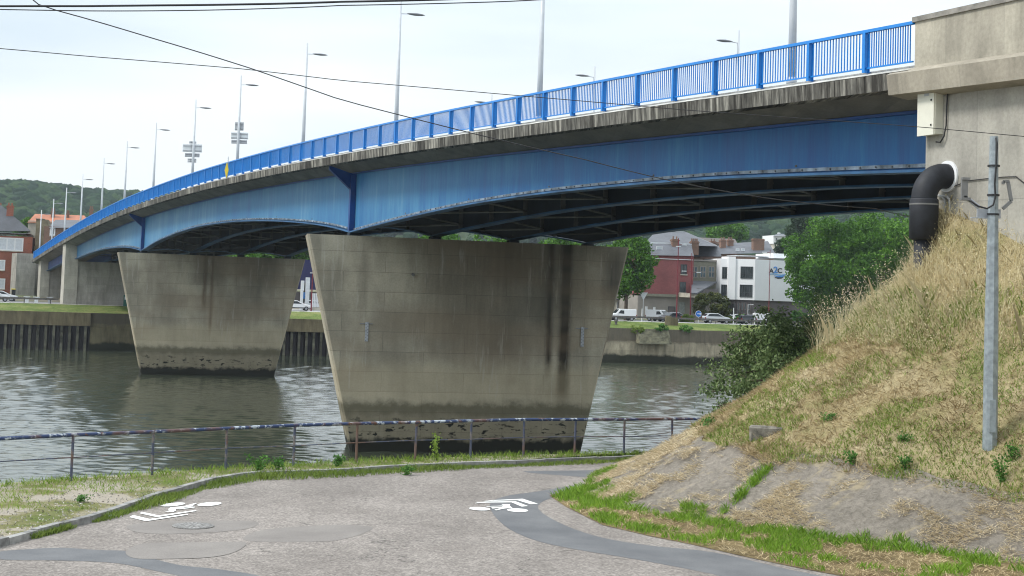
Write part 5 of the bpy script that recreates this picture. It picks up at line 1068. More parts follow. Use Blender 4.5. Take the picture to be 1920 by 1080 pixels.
car('hatch', 'parked_car', 1391, 26, 600, SI, 'silver car half hidden by the green bushes', group=GP)
car('hatch', 'parked_car', 1590, 13, 610, WH, 'white car under the right-hand plane tree', group=GP)
car('hatch', 'parked_car', 1620, 15, 608, WH, 'white car behind the tree trunk next to slope', group=GP)
car('hatch', 'parked_car', 5, 20, 560, WH, 'white hatchback parked by the red house, the farther one', rz=0.15, group='cars at the far left', z=ZF)
car('hatch', 'parked_car', -8, 13, 566, WH, 'white hatchback at the left frame edge, the nearer one', rz=0.1, group='cars at the far left', z=ZF)
car('hatch', 'parked_car', 592, 26, 590, SI, 'pale car behind the white slatted fence', group='cars between the piers', z=ZF)
car('hatch', 'parked_car', 557, 14, 592, WH, 'white car nose at the right edge of farther pier', group='cars between the piers', z=ZF)
b = Bld('wheeled_bin', 'dark wheeled bin with yellow lid beside the white hatchbacks', 'bin', 25, 22, 560); b.box('body', M_dark, 22, 543, 28, 562, 0.7, z0=ZF); b.box('lid', M_yellow, 21, 541, 29, 543, 0.8, t=21.9)
b = Bld('info_panel', 'green and white information panel on far pier wall beside farther pier', 'sign', 236, 2.0, 575); b.box('panel', plain('green_panel', (0.02, 0.12, 0.09), 0.5), 232, 553, 239, 574, 0.15, t=1.0); b.box('notice', M_white, 234, 556, 237, 562, 0.05, t=0.9)

# ------------------------------------------------------------------ fittings on the abutment
cab_s, zt_ = BP(1735, 172, 0.5); zb_c = BP(1735, 256, 0.5)[1]
cb = empty('utility_cabinet', BW(sc_ - 0.4, 0.5, zb_c), label='cream electrical cabinet mounted under the coping at corner of abutment', cat='cabinet'); cl_ = Vector(cb.location)
def pc(mb, name, mat, par, L, lab=None, **k):
    o = mb.build(name, mat, **k); o.parent = par; o.matrix_parent_inverse = Matrix.Translation(-L)
    if lab: o['label'] = lab
    return o
zc0, zc1 = zb_c, zt_ - 0.02
def bprism(mb, s0, s1, o0, o1, z0, z1, mi=0): mb.prism([BW(s0, o0, 0)[:2], BW(s1, o0, 0)[:2], BW(s1, o1, 0)[:2], BW(s0, o1, 0)[:2]], z0, z1, mi)
e = MB(); bprism(e, sc_ - 0.72, sc_ - 0.02, 0.24, 0.497, zc0, zc1); pc(e, 'body', M_cream, cb, cl_)
e = MB(); bprism(e, sc_ - 0.70, sc_ - 0.0, 0.20, 0.24, zc0 - 0.02, zc1 + 0.0); dr_o = pc(e, 'door', M_cream, cb, cl_)
e = MB(); bprism(e, sc_ - 0.62, sc_ - 0.58, 0.18, 0.20, zc0 + 0.22, zc0 + 0.27); bprism(e, sc_ - 0.62, sc_ - 0.58, 0.18, 0.20, zc1 - 0.32, zc1 - 0.27); e.build('lock', M_dark, dr_o)
e = MB(); bprism(e, sc_ - 0.5, sc_ - 0.3, 0.19, 0.20, zc1 - 0.17, zc1 - 0.07); e.build('label_plate', M_signd, dr_o)
wpt = lambda px, py, off=0.5: (lambda q: BW(q[0], off, q[1]))(BP(px, py, off))
def cable(name, lab, pts, r, mat=M_blackc, n=6, cat='cable', group=None): e = MB(); e.tube(pts, r, n); return tag(e.build(name, mat, smooth=True), lab, cat, group)
cable('power_cable', 'black cable looping from the coping down beside the cream cabinet', [wpt(1915, 151, .45), wpt(1860, 156, .45), wpt(1800, 163, .45), wpt(1782, 166, .45), wpt(1777, 175, .45), wpt(1775, 200, .45), wpt(1774, 235, .45), wpt(1770, 255, .42), wpt(1763, 267, .40), wpt(1755, 266, .38)], 0.022)
cable('wall_cable', 'thin black cable sagging across the abutment wall behind the galvanised pole', [wpt(1770, 357, .46), wpt(1800, 345, .47), wpt(1815, 339, .47), wpt(1850, 335, .47), wpt(1880, 332, .47), wpt(1905, 331, .47), wpt(1922, 345, .47)], 0.014)
M_conduit = plain('grey_plastic_conduit', (0.42, 0.42, 0.41), 0.5)
for k, (dx, lab) in enumerate(((0, 'grey conduit bending down behind the large black pipe'), (9, 'second grey conduit, farther from the black pipe'))):
    cable('conduit', lab, [wpt(1758, 366 + 0.1 * dx, .44), wpt(1766 + dx, 368, .44), wpt(1771 + dx, 374, .44), wpt(1772 + dx, 400, .44), wpt(1770 + dx, 440, .44), wpt(1768 + dx, 480, .44)], 0.035, M_conduit, cat='conduit')
fs, fz = BP(1778, 331, 0.5); pp = empty('drain_pipe', BW(fs + 0.1, -0.25, 10.5), label='thick black elbow pipe leaving the abutment through a white collar', cat='pipe'); pl_ = Vector(pp.location)
e = MB(); e.tube([BW(fs, 0.499, fz), BW(fs, 0.44, fz)], 0.42, 28); pc(e, 'collar', M_white, pp, pl_, smooth=False)
path = []; rr = 0.62
for i in range(9): t = i / 8 * math.pi / 2; path.append(BW(fs, 0.45 - 0.10 - rr * math.sin(t), fz - rr * (1 - math.cos(t))))
e = MB(); e.tube([BW(fs, 0.47, fz)] + path + [BW(fs, 0.35 - rr, fz - rr - 0.1)], 0.335, 20); pc(e, 'elbow', M_black, pp, pl_, smooth=True)
z1_ = fz - rr - 0.05; zs_ = BP(1738, 447, -0.27)[1]
e = MB(); e.tube([BW(fs, 0.35 - rr, z1_ + 0.03), BW(fs, 0.35 - rr, z1_), BW(fs, 0.35 - rr, zs_), BW(fs, 0.35 - rr, zs_ - 0.04)], [0.36, 0.375, 0.375, 0.3], 22); pc(e, 'sleeve', M_black, pp, pl_, smooth=True)
e = MB(); e.tube([BW(fs, 0.35 - rr, z1_ - 0.10), BW(fs, 0.35 - rr, z1_ - 0.14)], 0.385, 22); pc(e, 'clamp', M_brace, pp, pl_)
e = MB(); e.tube([BW(fs, 0.35 - rr, zs_), BW(fs, 0.35 - rr, 8.2)], 0.25, 18); pc(e, 'downpipe', M_black, pp, pl_, smooth=True)
e = MB(); bprism(e, BP(1860, 300, .5)[0] - 0.03, BP(1860, 300, .5)[0] + 0.06, 0.46, 0.497, BP(1865, 262, .5)[1] - 1.4, BP(1865, 257, .5)[1] + .2)
# galvanised pole standing on the slope
pb_ = slope_hit(1856, 836); pz1 = D(1864.5, 256, pb_[1])[2]; hP = pz1 - pb_[2] + 0.0; print('pole', pb_, hP)
gp_ = empty('galvanised_pole', (pb_[0], pb_[1], pb_[2] - 0.1), label='tall tapered galvanised pole with cable and bracket standing on the dry slope', cat='pole')
e = MB(); e.tube([(0, 0, -0.3), (0, 0, 2.5), (0, 0, hP + 0.1)], [0.165, 0.155, 0.095], 8); e.build('shaft', M_galv, gp_)
e = MB(); e.box((0.0, -0.15, 0.75), (0.13, 0.05, 0.7)); e.build('access_door', M_galv, gp_)
def pz(y): return D(1862, y, pb_[1])[2] - pb_[2] + 0.1
def px_(x, y): return D(x, y, pb_[1])[0] - pb_[0]
e = MB()
for y in (311, 366, 402): e.tube([(0, 0, pz(y) - 0.02), (0, 0, pz(y) + 0.02)], 0.135, 12)
e.build('strap', M_blackc, gp_)
e = MB(); e.box(((px_(1836, 400) + px_(1880, 400)) / 2, 0.16, pz(400)), (px_(1880, 400) - px_(1836, 400), 0.06, 0.20)); e.box((px_(1838, 409) , 0.1, pz(409)), (0.35, 0.06, 0.02)); br_ = e.build('crossarm', M_signd, gp_)
def flat(mb, pts, w_, th, y): 
    for (x0, z0), (x1, z1) in zip(pts[:-1], pts[1:]):
        dx, dz = x1 - x0, z1 - z0; l = math.hypot(dx, dz); nx, nz_ = -dz / l * w_ / 2, dx / l * w_ / 2
        mb.add([(x0 + nx, y, z0 + nz_), (x1 + nx, y, z1 + nz_), (x1 - nx, y, z1 - nz_), (x0 - nx, y, z0 - nz_), (x0 + nx, y + th, z0 + nz_), (x1 + nx, y + th, z1 + nz_), (x1 - nx, y + th, z1 - nz_), (x0 - nx, y + th, z0 - nz_)], [(0, 1, 2, 3), (7, 6, 5, 4), (0, 4, 5, 1), (1, 5, 6, 2), (2, 6, 7, 3), (3, 7, 4, 0)])
X = lambda x, y: (px_(x, y), pz(y))
e = MB(); flat(e, [X(1836, 391), X(1818, 377), X(1806, 372)], 0.09, 0.05, -0.05); e.build('left_arm', M_signd, gp_)
e = MB(); e.box((px_(1808, 356), 0.0, pz(356)), (0.13, 0.10, 0.50)); e.box((px_(1810, 337), -0.02, pz(337)), (0.17, 0.14, 0.05)); e.box((px_(1809, 374), -0.02, pz(375)), (0.2, 0.16, 0.06)); e.build('empty_holder', M_brace, gp_)
e = MB(); flat(e, [X(1880, 391), X(1896, 376), X(1890, 340)], 0.07, 0.05, -0.03); flat(e, [X(1892, 338.5), X(1881, 339.5), X(1881, 345)], 0.06, 0.05, -0.03); e.build('right_arm', M_brace, gp_)
e = MB(); e.tube([(px_(1864, 257), -0.11, pz(259)), (px_(1866, 270), -0.13, pz(270)), (px_(1864, 310), -0.145, pz(310)), (px_(1861, 345), -0.15, pz(345)), (px_(1862, 370), -0.16, pz(370)), (px_(1858, 385), -0.16, pz(385)), (px_(1848, 392), -0.1, pz(392)), (px_(1832, 388), -0.08, pz(388)), (px_(1814, 376), -0.08, pz(376))], 0.02, 6); e.build('cable', M_blackc, gp_, smooth=True)
# little block on the slope
bh = slope_hit(1437, 822); e = MB(); root = empty('marker_block', tuple(bh), R_(-8), 'broken grey concrete block half sunk in the slope above the apron', 'block')
e.box((0, 0.25, 0.06), (0.80, 0.5, 0.42)); o = e.build('body', plain('weathered_block', (0.20, 0.185, 0.155), 0.95, var=0.5, scale=5, bump=0.4), root); o.modifiers.new('bevel', 'BEVEL').width = 0.04
# overhead cables (strung between masts outside the picture, about 26-34 m away)
def overhead(name, lab, pts, r, Ys, endat=None):
    P = [D(x, y, Y) for (x, y), Y in zip(pts, Ys)]; P = np.array(P); tt = np.arange(len(P)); q = np.linspace(0, len(P) - 1, 40); cs = [np.interp(q, tt, P[:, k]) for k in range(3)]
    k_ = np.polyfit(tt, P[:, 2], 3) if len(P) > 4 else None
    if k_ is not None: cs[2] = np.polyval(k_, q)
    L_ = [np.array(q_) for q_ in zip(*cs)]; d0, d1 = (L_[0] - L_[2]) / np.linalg.norm(L_[0] - L_[2]), (L_[-1] - L_[-3]) / np.linalg.norm(L_[-1] - L_[-3])
    L_ = [L_[0] + d0 * 45] + L_ + ([L_[-1] + d1 * 45] if not endat else [np.array(endat)])      # runs on to masts far outside the picture
    cable(name, lab, [tuple(q_) for q_ in L_], r, group='overhead cables')
overhead('overhead_cable', 'thick overhead cable, topmost in the sky at upper left', [(-60, 12), (160, 11.5), (310, 10), (470, 7.5), (640, 4), (900, -4), (1200, -16)], 0.022, [30] * 7)
overhead('overhead_cable', 'thinner overhead cable just below the topmost one', [(-60, 17), (160, 19.5), (310, 20), (470, 17), (640, 12.5), (950, 0), (1200, -12)], 0.011, [30] * 7)
overhead('overhead_cable', 'steep thin cable running down from the top left across the bridge', [(20, -22), (77, 0), (270, 66), (467, 133), (640, 185), (873, 250), (1100, 307), (1273, 337), (1450, 366), (1640, 396)], 0.011, np.linspace(29, 39, 10), endat=tuple(D(1728, 412, 42.2)))
overhead('overhead_cable', 'long thin cable crossing the railing toward the cream cabinet and out at right', [(-60, 85), (160, 107), (455, 130), (640, 149), (960, 178), (1280, 205), (1720, 240), (2000, 262)], 0.009, np.linspace(31, 36, 8))

# ------------------------------------------------------------------ numpy value noise for scattering
_tab = np.random.default_rng(3).random((64, 64))
def vnoise(x, y, sc):
    x = np.asarray(x) * sc; y = np.asarray(y) * sc; xi = np.floor(x).astype(int); yi = np.floor(y).astype(int); fx_ = x - xi; fy_ = y - yi; fx_ = fx_ * fx_ * (3 - 2 * fx_); fy_ = fy_ * fy_ * (3 - 2 * fy_)
    t = lambda i, j: _tab[i % 64, j % 64]
    return (t(xi, yi) * (1 - fx_) + t(xi + 1, yi) * fx_) * (1 - fy_) + (t(xi, yi + 1) * (1 - fx_) + t(xi + 1, yi + 1) * fx_) * fy_
def inpoly(x, y, poly):
    poly = np.array(poly); c = np.zeros(len(x), bool); j = len(poly) - 1
    for i in range(len(poly)):
        xi, yi = poly[i]; xj, yj = poly[j]; k = ((yi > y) != (yj > y)) & (x < (xj - xi) * (y - yi) / (yj - yi + 1e-12) + xi); c ^= k; j = i
    return c
M_straw = foliage('straw_blades', (0.34, 0.255, 0.14), (0.52, 0.41, 0.24), (0.72, 0.60, 0.38), 0.2, 0.7)
M_strawp = foliage('pale_fallen_straw', (0.52, 0.42, 0.27), (0.72, 0.61, 0.42), (0.88, 0.78, 0.58), 0.3, 0.8)
M_mixg = foliage('mixed_kerb_grass', (0.11, 0.17, 0.03), (0.19, 0.27, 0.05), (0.33, 0.38, 0.10), 0.35)
M_green = foliage('fresh_grass_blades', (0.10, 0.20, 0.02), (0.20, 0.36, 0.035), (0.34, 0.50, 0.07), 0.35)
M_olivg = foliage('olive_grass_blades', (0.13, 0.21, 0.03), (0.22, 0.33, 0.05), (0.38, 0.47, 0.11), 0.4)
M_weed = foliage('weed_leaves', (0.035, 0.10, 0.02), (0.07, 0.19, 0.03), (0.13, 0.28, 0.05), 0.3)
M_tall = foliage('tall_oat_grass', (0.55, 0.47, 0.27), (0.72, 0.63, 0.40), (0.85, 0.79, 0.58), 0.5, 0.7)
# points on the cone
def cone_pts(N, p0, p1, q0=0.0, q1=1.0):
    p = rng.uniform(p0, p1, N); r = np.sqrt(rng.uniform(q0 ** 2, q1 ** 2, N)) * cone_R(p); x = CC[0] + r * np.cos(np.radians(p)); y = CC[1] + r * np.sin(np.radians(p)); return x, y, cone_z(x, y), p
x, y, z, p = cone_pts(190000, 120, 300); k = (z > apron_top(p) - 0.06) & (x < 15.5); x, y, z, p = x[k], y[k], z[k], p[k]
gm = vnoise(x, y, 0.9) * 0.6 + vnoise(x + 9, y, 2.6) * 0.4
dens = vnoise(x + 31, y + 7, 1.7)
k = (rng.random(len(x)) < 0.35 + 0.9 * dens)
P = np.stack([x, y, z + 0.02], 1)
ks = k & ((gm < 0.56) | (rng.random(len(x)) < 0.35))
tag(blades('dry_grass', P[ks], 0.20, 0.0135, M_straw, 0.5, flat=0.72), kind='stuff')
kg = (gm > 0.47) & (rng.random(len(x)) < 0.7) & (z < 9.6)
tag(blades('slope_grass', P[kg], 0.15, 0.014, M_olivg, 0.4, flat=0.25), kind='stuff')
x, y, z, p = cone_pts(34000, 120, 300, 0, 0.62); hb = vnoise(x, y, 0.7) * 0.5 + vnoise(x + 5, y + 3, 2.0) * 0.2
lim = np.interp(p, [120, 190, 230, 265, 300], [9.1, 8.55, 8.75, 8.8, 9.0]); k = (z + hb * 0.7 > lim) & (x < 15.5); L_ = np.clip((z + hb * 0.7 - lim) * 0.6 + 0.18, 0.18, 0.55)
tag(blades('tall_dry_grass', np.stack([x, y, z], 1)[k], L_[k], 0.014, M_tall, 0.34), kind='stuff')
k3 = (np.abs(p - 178) < 26) & (z > 8.2) & (rng.random(len(x)) < 0.10); k3 |= (rng.random(len(x)) < 0.012) & k
long_ = np.stack([x, y, z], 1)[k3]; ll_ = rng.uniform(0.9, 1.5, len(long_))
tag(blades('wispy_stalks', long_, ll_, 0.010, M_tall, 0.12), kind='stuff')
hd = np.concatenate([long_ + np.stack([rng.normal(0, .10, len(long_)), rng.normal(0, .10, len(long_)), ll_ * rng.uniform(0.7, 1.05, len(long_))], 1) for _ in range(3)]); tag(leaves(hd, 0.04, M_tall, 'stalk_heads'), kind='stuff')
# seed heads floating at the tops of tall grass
xs_, ys_, zs2, ls_ = x[k], y[k], z[k], L_[k]; q = rng.random(len(xs_)) < 0.8
C_ = np.stack([xs_ + rng.normal(0, .07, len(xs_)), ys_ + rng.normal(0, .07, len(xs_)), zs2 + ls_ * rng.uniform(0.75, 1.1, len(xs_))], 1)[q]
tag(leaves(C_, 0.045, M_tall, 'grass_seed_heads'), kind='stuff')
k2 = k & (vnoise(x + 50, y, 0.9) > 0.36) & (z < lim + 1.1) & (rng.random(len(x)) < 0.8)
tag(blades('tall_green_grass', np.stack([x, y, z], 1)[k2], L_[k2] * 0.75, 0.022, M_olivg, 0.25), kind='stuff')
# straw on the apron
x, y, z, p = cone_pts(150000, 140, 290, 0.5, 1.0); k = (z < apron_top(p) + 0.1)
m1 = vnoise(x * 0.8 + y * 0.5, y * 0.8 - x * 0.5, 1.9) * 0.6 + vnoise(x, y, 5.0) * 0.4; k &= (m1 > 0.48) & (rng.random(len(x)) < np.clip((m1 - 0.46) * 5, 0, 1))
tag(blades('loose_straw', np.stack([x, y, z + 0.03], 1)[k], 0.17, 0.012, M_strawp, 3.4, flat=0.95), kind='stuff')
# green strip between apron and road
edge_px = [(1030, 930), (1060, 950), (1130, 985), (1220, 1006), (1300, 1022), (1400, 1045), (1500, 1066), (1640, 1092), (1760, 1115)]
edge = [G(a, b, ZG)[:2] for a, b in edge_px]
toeL = [CC + cone_R(a) * np.array([math.cos(R_(a)), math.sin(R_(a))]) for a in range(182, 285, 4)]
stripP = [tuple(G(1150, 905, ZG)[:2])] + [tuple(e_) for e_ in edge] + [(11.5, 27.0), (14.5, 26.0)] + [tuple(t) for t in toeL[::-1]]
e = MB(); e.sheet([(a, b, ZG + 0.010) for a, b in stripP]); tag(e.build('roadside_soil', M_soil), kind='structure')
def scat(poly, N):
    pa_ = np.array(poly); x = rng.uniform(pa_[:, 0].min() - .1, pa_[:, 0].max() + .1, N); y = rng.uniform(pa_[:, 1].min() - .1, pa_[:, 1].max() + .1, N); k = inpoly(x, y, poly); return x[k], y[k]
grow = [tuple(np.array(q_) * 1.0) for q_ in stripP]
x, y = scat(grow, 120000); dtoe = np.hypot(x - CC[0], y - CC[1]) - cone_R(np.degrees(np.arctan2(y - CC[1], x - CC[0])) % 360)
m2 = vnoise(x, y, 1.3) * 0.5 + vnoise(x, y, 3.5) * 0.3 + np.clip(1 - dtoe / 1.3, 0, 1) * 0.22; k = (m2 > 0.44) & (rng.random(len(x)) < 0.8)
tag(blades('roadside_grass', np.stack([x[k], y[k], np.full(k.sum(), ZG + 0.02)], 1), np.clip(m2[k] * 0.34, 0.08, 0.24), 0.016, M_green, 0.45), kind='stuff')
k = (m2 <= 0.50) & (rng.random(len(x)) < 0.25)
tag(blades('roadside_straw', np.stack([x[k], y[k], np.full(k.sum(), ZG + 0.035)], 1), 0.16, 0.016, M_straw, 2.0, flat=0.8), kind='stuff')
x, y, z, p = cone_pts(30000, 170, 290, 0.86, 1.0); k = vnoise(x, y, 1.6) + (z - ZG < 0.22) * 0.3 > 0.90; k &= z < 5.0
tag(blades('toe_grass', np.stack([x, y, z], 1)[k], 0.18, 0.016, M_green, 0.4), kind='stuff')
ja, jb = slope_hit(1445, 868), slope_hit(1350, 968); tj = rng.random(900) ** 0.9; tj = tj[vnoise(tj * 9, tj * 2, 1.0) > 0.35]; jp = ja[None] * (1 - tj[:, None]) + jb[None] * tj[:, None] + rng.normal(0, 0.07, (len(tj), 3)); jp[:, 2] = cone_z(jp[:, 0], jp[:, 1], False)
tag(blades('joint_grass', jp, 0.20, 0.016, M_green, 0.45), kind='stuff')
# verge grass between kerb and river edge
vpoly = [tuple(p) for p in shore[1:-4]] + [tuple(p) for p in kl[::-1][4:]]
x, y = scat(vpoly, 200000); k = (x > -16) & (y > 26); x, y = x[k], y[k]
kk = np.array(kl); S_ = np.array(rpz)
def dist(x, y, L):
    dmin = np.full(len(x), 99.0)
    for a, b in zip(L[:-1], L[1:]):
        ab = b - a; t = np.clip(((x - a[0]) * ab[0] + (y - a[1]) * ab[1]) / (ab @ ab), 0, 1); dmin = np.minimum(dmin, np.hypot(x - a[0] - t * ab[0], y - a[1] - t * ab[1]))
    return dmin
dr1 = dist(x, y, S_); m3 = vnoise(x, y, 0.55) * 0.6 + vnoise(x, y, 1.9) * 0.4 + np.clip(1 - dr1 / 0.9, 0, 1) * 0.35 + np.clip((y - 42) * 0.05, 0, 0.2)
k = (m3 > 0.43) & (rng.random(len(x)) < 0.85)
tag(blades('verge_grass', np.stack([x[k], y[k], np.full(k.sum(), ZV - 0.03)], 1), 0.10, 0.014, M_olivg, 0.6), kind='stuff')
k = (dr1 < 0.35) & (rng.random(len(x)) < 0.9)
tag(blades('edge_grass', np.stack([x[k], y[k], np.full(k.sum(), ZV - 0.03)], 1), 0.19, 0.014, M_olivg, 0.4), kind='stuff')
k = (m3 < 0.50) & (rng.random(len(x)) < 0.55) & (y < 42)
V_ = np.stack([x[k], y[k], np.full(k.sum(), ZV - 0.02)], 1); tag(leaves(V_, 0.045, plain('pale_pebbles', (0.42, 0.39, 0.35), 0.9, kind='world', scale=9, var=0.4), 'loose_gravel'), kind='stuff')
# grass growing on the road side of the kerb
kr2 = resample(kl, 0.012); n_k = len(kr2); tk = np.arange(n_k) * 0.012; dd = np.gradient(kr2, axis=0); dd /= np.linalg.norm(dd, axis=1)[:, None]
nrm = np.stack([dd[:, 1], -dd[:, 0]], 1); m4 = vnoise(kr2[:, 0] * 3, kr2[:, 1] * 3, 0.35) ; yk = kr2[:, 1]
wdt = np.clip(np.interp(yk, [20, 31, 34, 36, 40, 45, 49, 60], [0.0, 0.12, 0.32, 0.45, 0.60, 0.55, 0.25, 0.2]) * (0.5 + m4), 0, 1.2)
rep = 4; rr_ = rng.random((rep, n_k)) ** 1.3; pos = [kr2 + nrm * (0.14 + rr_[i] * wdt)[:, None] + rng.normal(0, .02, (n_k, 2)) for i in range(rep)]; pos = np.concatenate(pos); ok = np.tile((wdt > 0.10) & (yk > 27) & (yk < 60), rep) & (rng.random(len(pos)) < 0.85)
pos = pos[ok]; hh_ = np.tile(np.clip(m4 * 0.28 + 0.05, 0.08, 0.3), rep)[ok]
tag(blades('kerbside_grass', np.column_stack([pos, np.full(len(pos), ZG)]), hh_ * 0.85, 0.016, M_mixg, 0.5, rnd=np.clip(rng.random(len(pos)) * 0.8 + 0.1, 0, 1)), kind='stuff')
# weeds: individual plants
def weed(name, P, h, w_, n, lab, mat=M_weed, stems=5, lf=0.06):
    root = empty(name, tuple(P), 0, lab, 'plant'); e = MB()
    tips = []
    for i in range(stems):
        a = random.uniform(0, 6.28); r = w_ * random.uniform(0.1, 0.7); tip = np.array([math.cos(a) * r, math.sin(a) * r, h * random.uniform(0.65, 1.0)]); tips.append(tip); e.tube([(0, 0, -0.03), tuple(tip * np.array([.4, .4, .55])), tuple(tip)], [0.008, 0.006, 0.002], 4)
    e.build('stem', M_olivst, root); tips = np.array(tips); C = []
    for i in range(n): t = tips[random.randrange(stems)]; q = random.random() ** 0.7; C.append(t * q * np.array([1, 1, 1]) + rng.normal(0, w_ * 0.13, 3) * np.array([1, 1, .6]))
    C = np.array(C); C[:, 2] = np.abs(C[:, 2]); leaves(C, lf, mat, 'foliage', parent=root); return root
M_olivst = plain('weed_stem', (0.10, 0.14, 0.04), 0.8)
weed('weed_clump', (*G(486, 880, ZV)[:2], ZG), 0.52, 0.45, 420, 'bushy green weed at the kerb, leftmost of the row of weeds below the handrail'); weed('weed_clump', (*G(522, 878, ZV)[:2], ZG), 0.48, 0.36, 320, 'second bushy weed beside the handrail post left of the nearer pier')
weed('weed_clump', (*G(632, 872, ZV)[:2], ZG), 0.5, 0.34, 340, 'rounded dark green weed in front of left foot of nearer pier'); weed('tall_weed', (*G(818, 862, ZV)[:2], ZV), 0.85, 0.42, 170, 'tall leafy weed standing against the dark foot of nearer pier', stems=4, lf=0.075, mat=M_olivg)
weed('weed_clump', (*G(760, 882, ZV)[:2], ZG), 0.28, 0.4, 220, 'low weed at the kerb below the nearer pier'); weed('weed_clump', (*G(150, 940, ZV)[:2], ZV), 0.12, 0.35, 120, 'flat green weed on the gravel verge at lower left', stems=6)
for (a_, b_, h_, w_, n_, lab) in ((1600, 872, 0.34, 0.38, 260, 'green tuft at lower edge of slope above the apron'), (1696, 880, 0.34, 0.3, 200, 'green tuft right of the first tuft above the apron'), (1878, 905, 0.62, 0.28, 240, 'dark green weed right of the galvanised pole, above the apron'), (1898, 865, 0.4, 0.4, 200, 'leafy weed right of foot of the galvanised pole'), (1330, 800, 0.22, 0.5, 200, 'low green weeds at the left tip of the slope'), (1560, 790, 0.2, 0.5, 160, 'scattered green weeds in middle of the mown slope'), (1690, 830, 0.2, 0.4, 140, 'small green patch of weeds left of the galvanised pole')):
    weed('weed_clump', tuple(slope_hit(a_, b_)), h_, w_, n_, lab)

# ------------------------------------------------------------------ trees
M_bark = plain('tree_bark', (0.10, 0.075, 0.055), 0.95, var=0.4, scale=2, kind='world', bump=0.4)
M_plane = foliage('plane_tree_leaves', (0.02, 0.065, 0.004), (0.06, 0.16, 0.010), (0.17, 0.34, 0.03), 0.22)
M_darkl = foliage('dark_leaves', (0.012, 0.03, 0.010), (0.025, 0.055, 0.02), (0.045, 0.085, 0.03), 0.15)
M_willow = foliage('willow_leaves', (0.05, 0.09, 0.03), (0.14, 0.21, 0.075), (0.32, 0.40, 0.18), 0.25)
M_yel = foliage('yellow_green_leaves', (0.08, 0.14, 0.02), (0.15, 0.22, 0.03), (0.28, 0.34, 0.05), 0.3)
M_brown = foliage('bronze_green_leaves', (0.035, 0.05, 0.012), (0.075, 0.09, 0.02), (0.14, 0.13, 0.035), 0.25)
def tree(name, lab, base, h, cw, ch, cz, mat, n, lf, trunk_r=0.3, nc=60, cat='tree', group=None, lob=0.22, seed=0, flatb=0.55, depth=0.9):
    r_ = np.random.default_rng(seed + 11); root = empty(name, tuple(base), 0, lab, cat, group); e = MB(); top = cz + ch * 0.15
    e.tube([(0, 0, -0.3), (0.05, 0.05, top * 0.5), (0.0, 0.1, top), (0.1, 0, cz + ch * 0.4)], [trunk_r, trunk_r * 0.8, trunk_r * 0.55, trunk_r * 0.12], 8)
    u = r_.normal(size=(nc, 3)); u /= np.linalg.norm(u, axis=1)[:, None]; rad = r_.uniform(0.45, 1.0, nc) ** 0.6 * (1 + r_.normal(0, lob * 0.45, nc)); cc = u * rad[:, None] * np.array([cw / 2, cw / 2 * depth, ch / 2]) * 0.86; cc[:, 2] = np.where(cc[:, 2] < 0, cc[:, 2] * (1 if flatb > .9 else 1), cc[:, 2])
    for c in cc[:16]: m_ = np.array([0.0, 0.05, cz - ch * 0.25]); e.tube([tuple(m_), tuple((m_ + c + [0, 0, cz]) / 2 + [0, 0, .2]), tuple(c + [0, 0, cz])], [trunk_r * 0.35, trunk_r * 0.2, trunk_r * 0.05], 5)
    e.build('trunk', M_bark, root); k = r_.integers(0, nc, n); cr = min(cw, ch) * lob * r_.uniform(0.6, 1.25, nc); d3 = r_.normal(size=(n, 3)); d3 /= np.linalg.norm(d3, axis=1)[:, None]; P = cc[k] + d3 * (cr[k] * r_.uniform(0.35, 1.0, n) ** 0.5)[:, None] * np.array([1, 1, 0.75])
    P[:, 2] += cz; P[:, 2] = np.maximum(P[:, 2], 0.05); tone = np.clip(r_.random(n) * 0.6 + (r_.random(nc)[k]) * 0.4, 0, 1); leaves(P, lf, mat, 'crown', parent=root, rnd=tone); return root
def ftree(px0, px1, ytop, ybot, t, mat, lab, n, lf=0.42, name='plane_tree', cat='tree', group='plane trees on the far bank', seed=0, tr=0.32, nc=60, lob=0.2, depth=0.9, zb=None):
    pxc = (px0 + px1) / 2; a = fa_(pxc, t, 560); a0 = fa_(px0, t, 520); a1 = fa_(px1, t, 520); zt = FP(pxc, ytop, t)[1]; zb_ = FP(pxc, ybot, t)[1]; g = (ZF - 0.02 if t > 7 else ZQ + t * 0.13) if zb is None else zb
    return tree(name, lab, FW(a, t, g), zt - g, (a1 - a0) * 0.97, (zt - zb_), (zt + zb_) / 2 - g, mat, n, lf, tr, nc, cat, group, lob, seed, depth=depth)
ftree(1466, 1640, 398, 592, 12, M_plane, 'big bright green plane tree in front of the right part of the white office', 34000, 0.46, seed=1, nc=150, lob=0.13)
ftree(1545, 1770, 386, 598, 10, M_plane, 'big green plane tree behind the top of grassy slope, with a leaning branch', 36000, 0.46, seed=2, nc=150, lob=0.13)
ftree(1118, 1230, 436, 562, 16, M_plane, 'green plane tree right behind the right end of the nearer pier', 14000, 0.48, seed=3, nc=90, lob=0.15)
ftree(975, 1130, 436, 560, 24, M_plane, 'green tree hidden behind the nearer pier, glimpsed right of the middle under the deck', 8000, 0.6, seed=4)
ftree(860, 1010, 437, 560, 24, M_plane, 'green tree hidden behind the nearer pier, glimpsed in the middle under the deck', 8000, 0.6, seed=5)
ftree(745, 880, 432, 560, 24, M_plane, 'green tree hidden behind the nearer pier, glimpsed left of the middle under the deck', 8000, 0.6, seed=6)
ftree(480, 602, 444, 500, 75, M_plane, 'green tree above the navy hall between the piers', 8000, 0.6, seed=7, group='trees behind the far buildings', name='broadleaf_tree')
ftree(400, 510, 458, 540, 75, M_plane, 'green tree seen under the deck above the farther pier', 5000, 0.6, seed=8, group='trees behind the far buildings', name='broadleaf_tree')
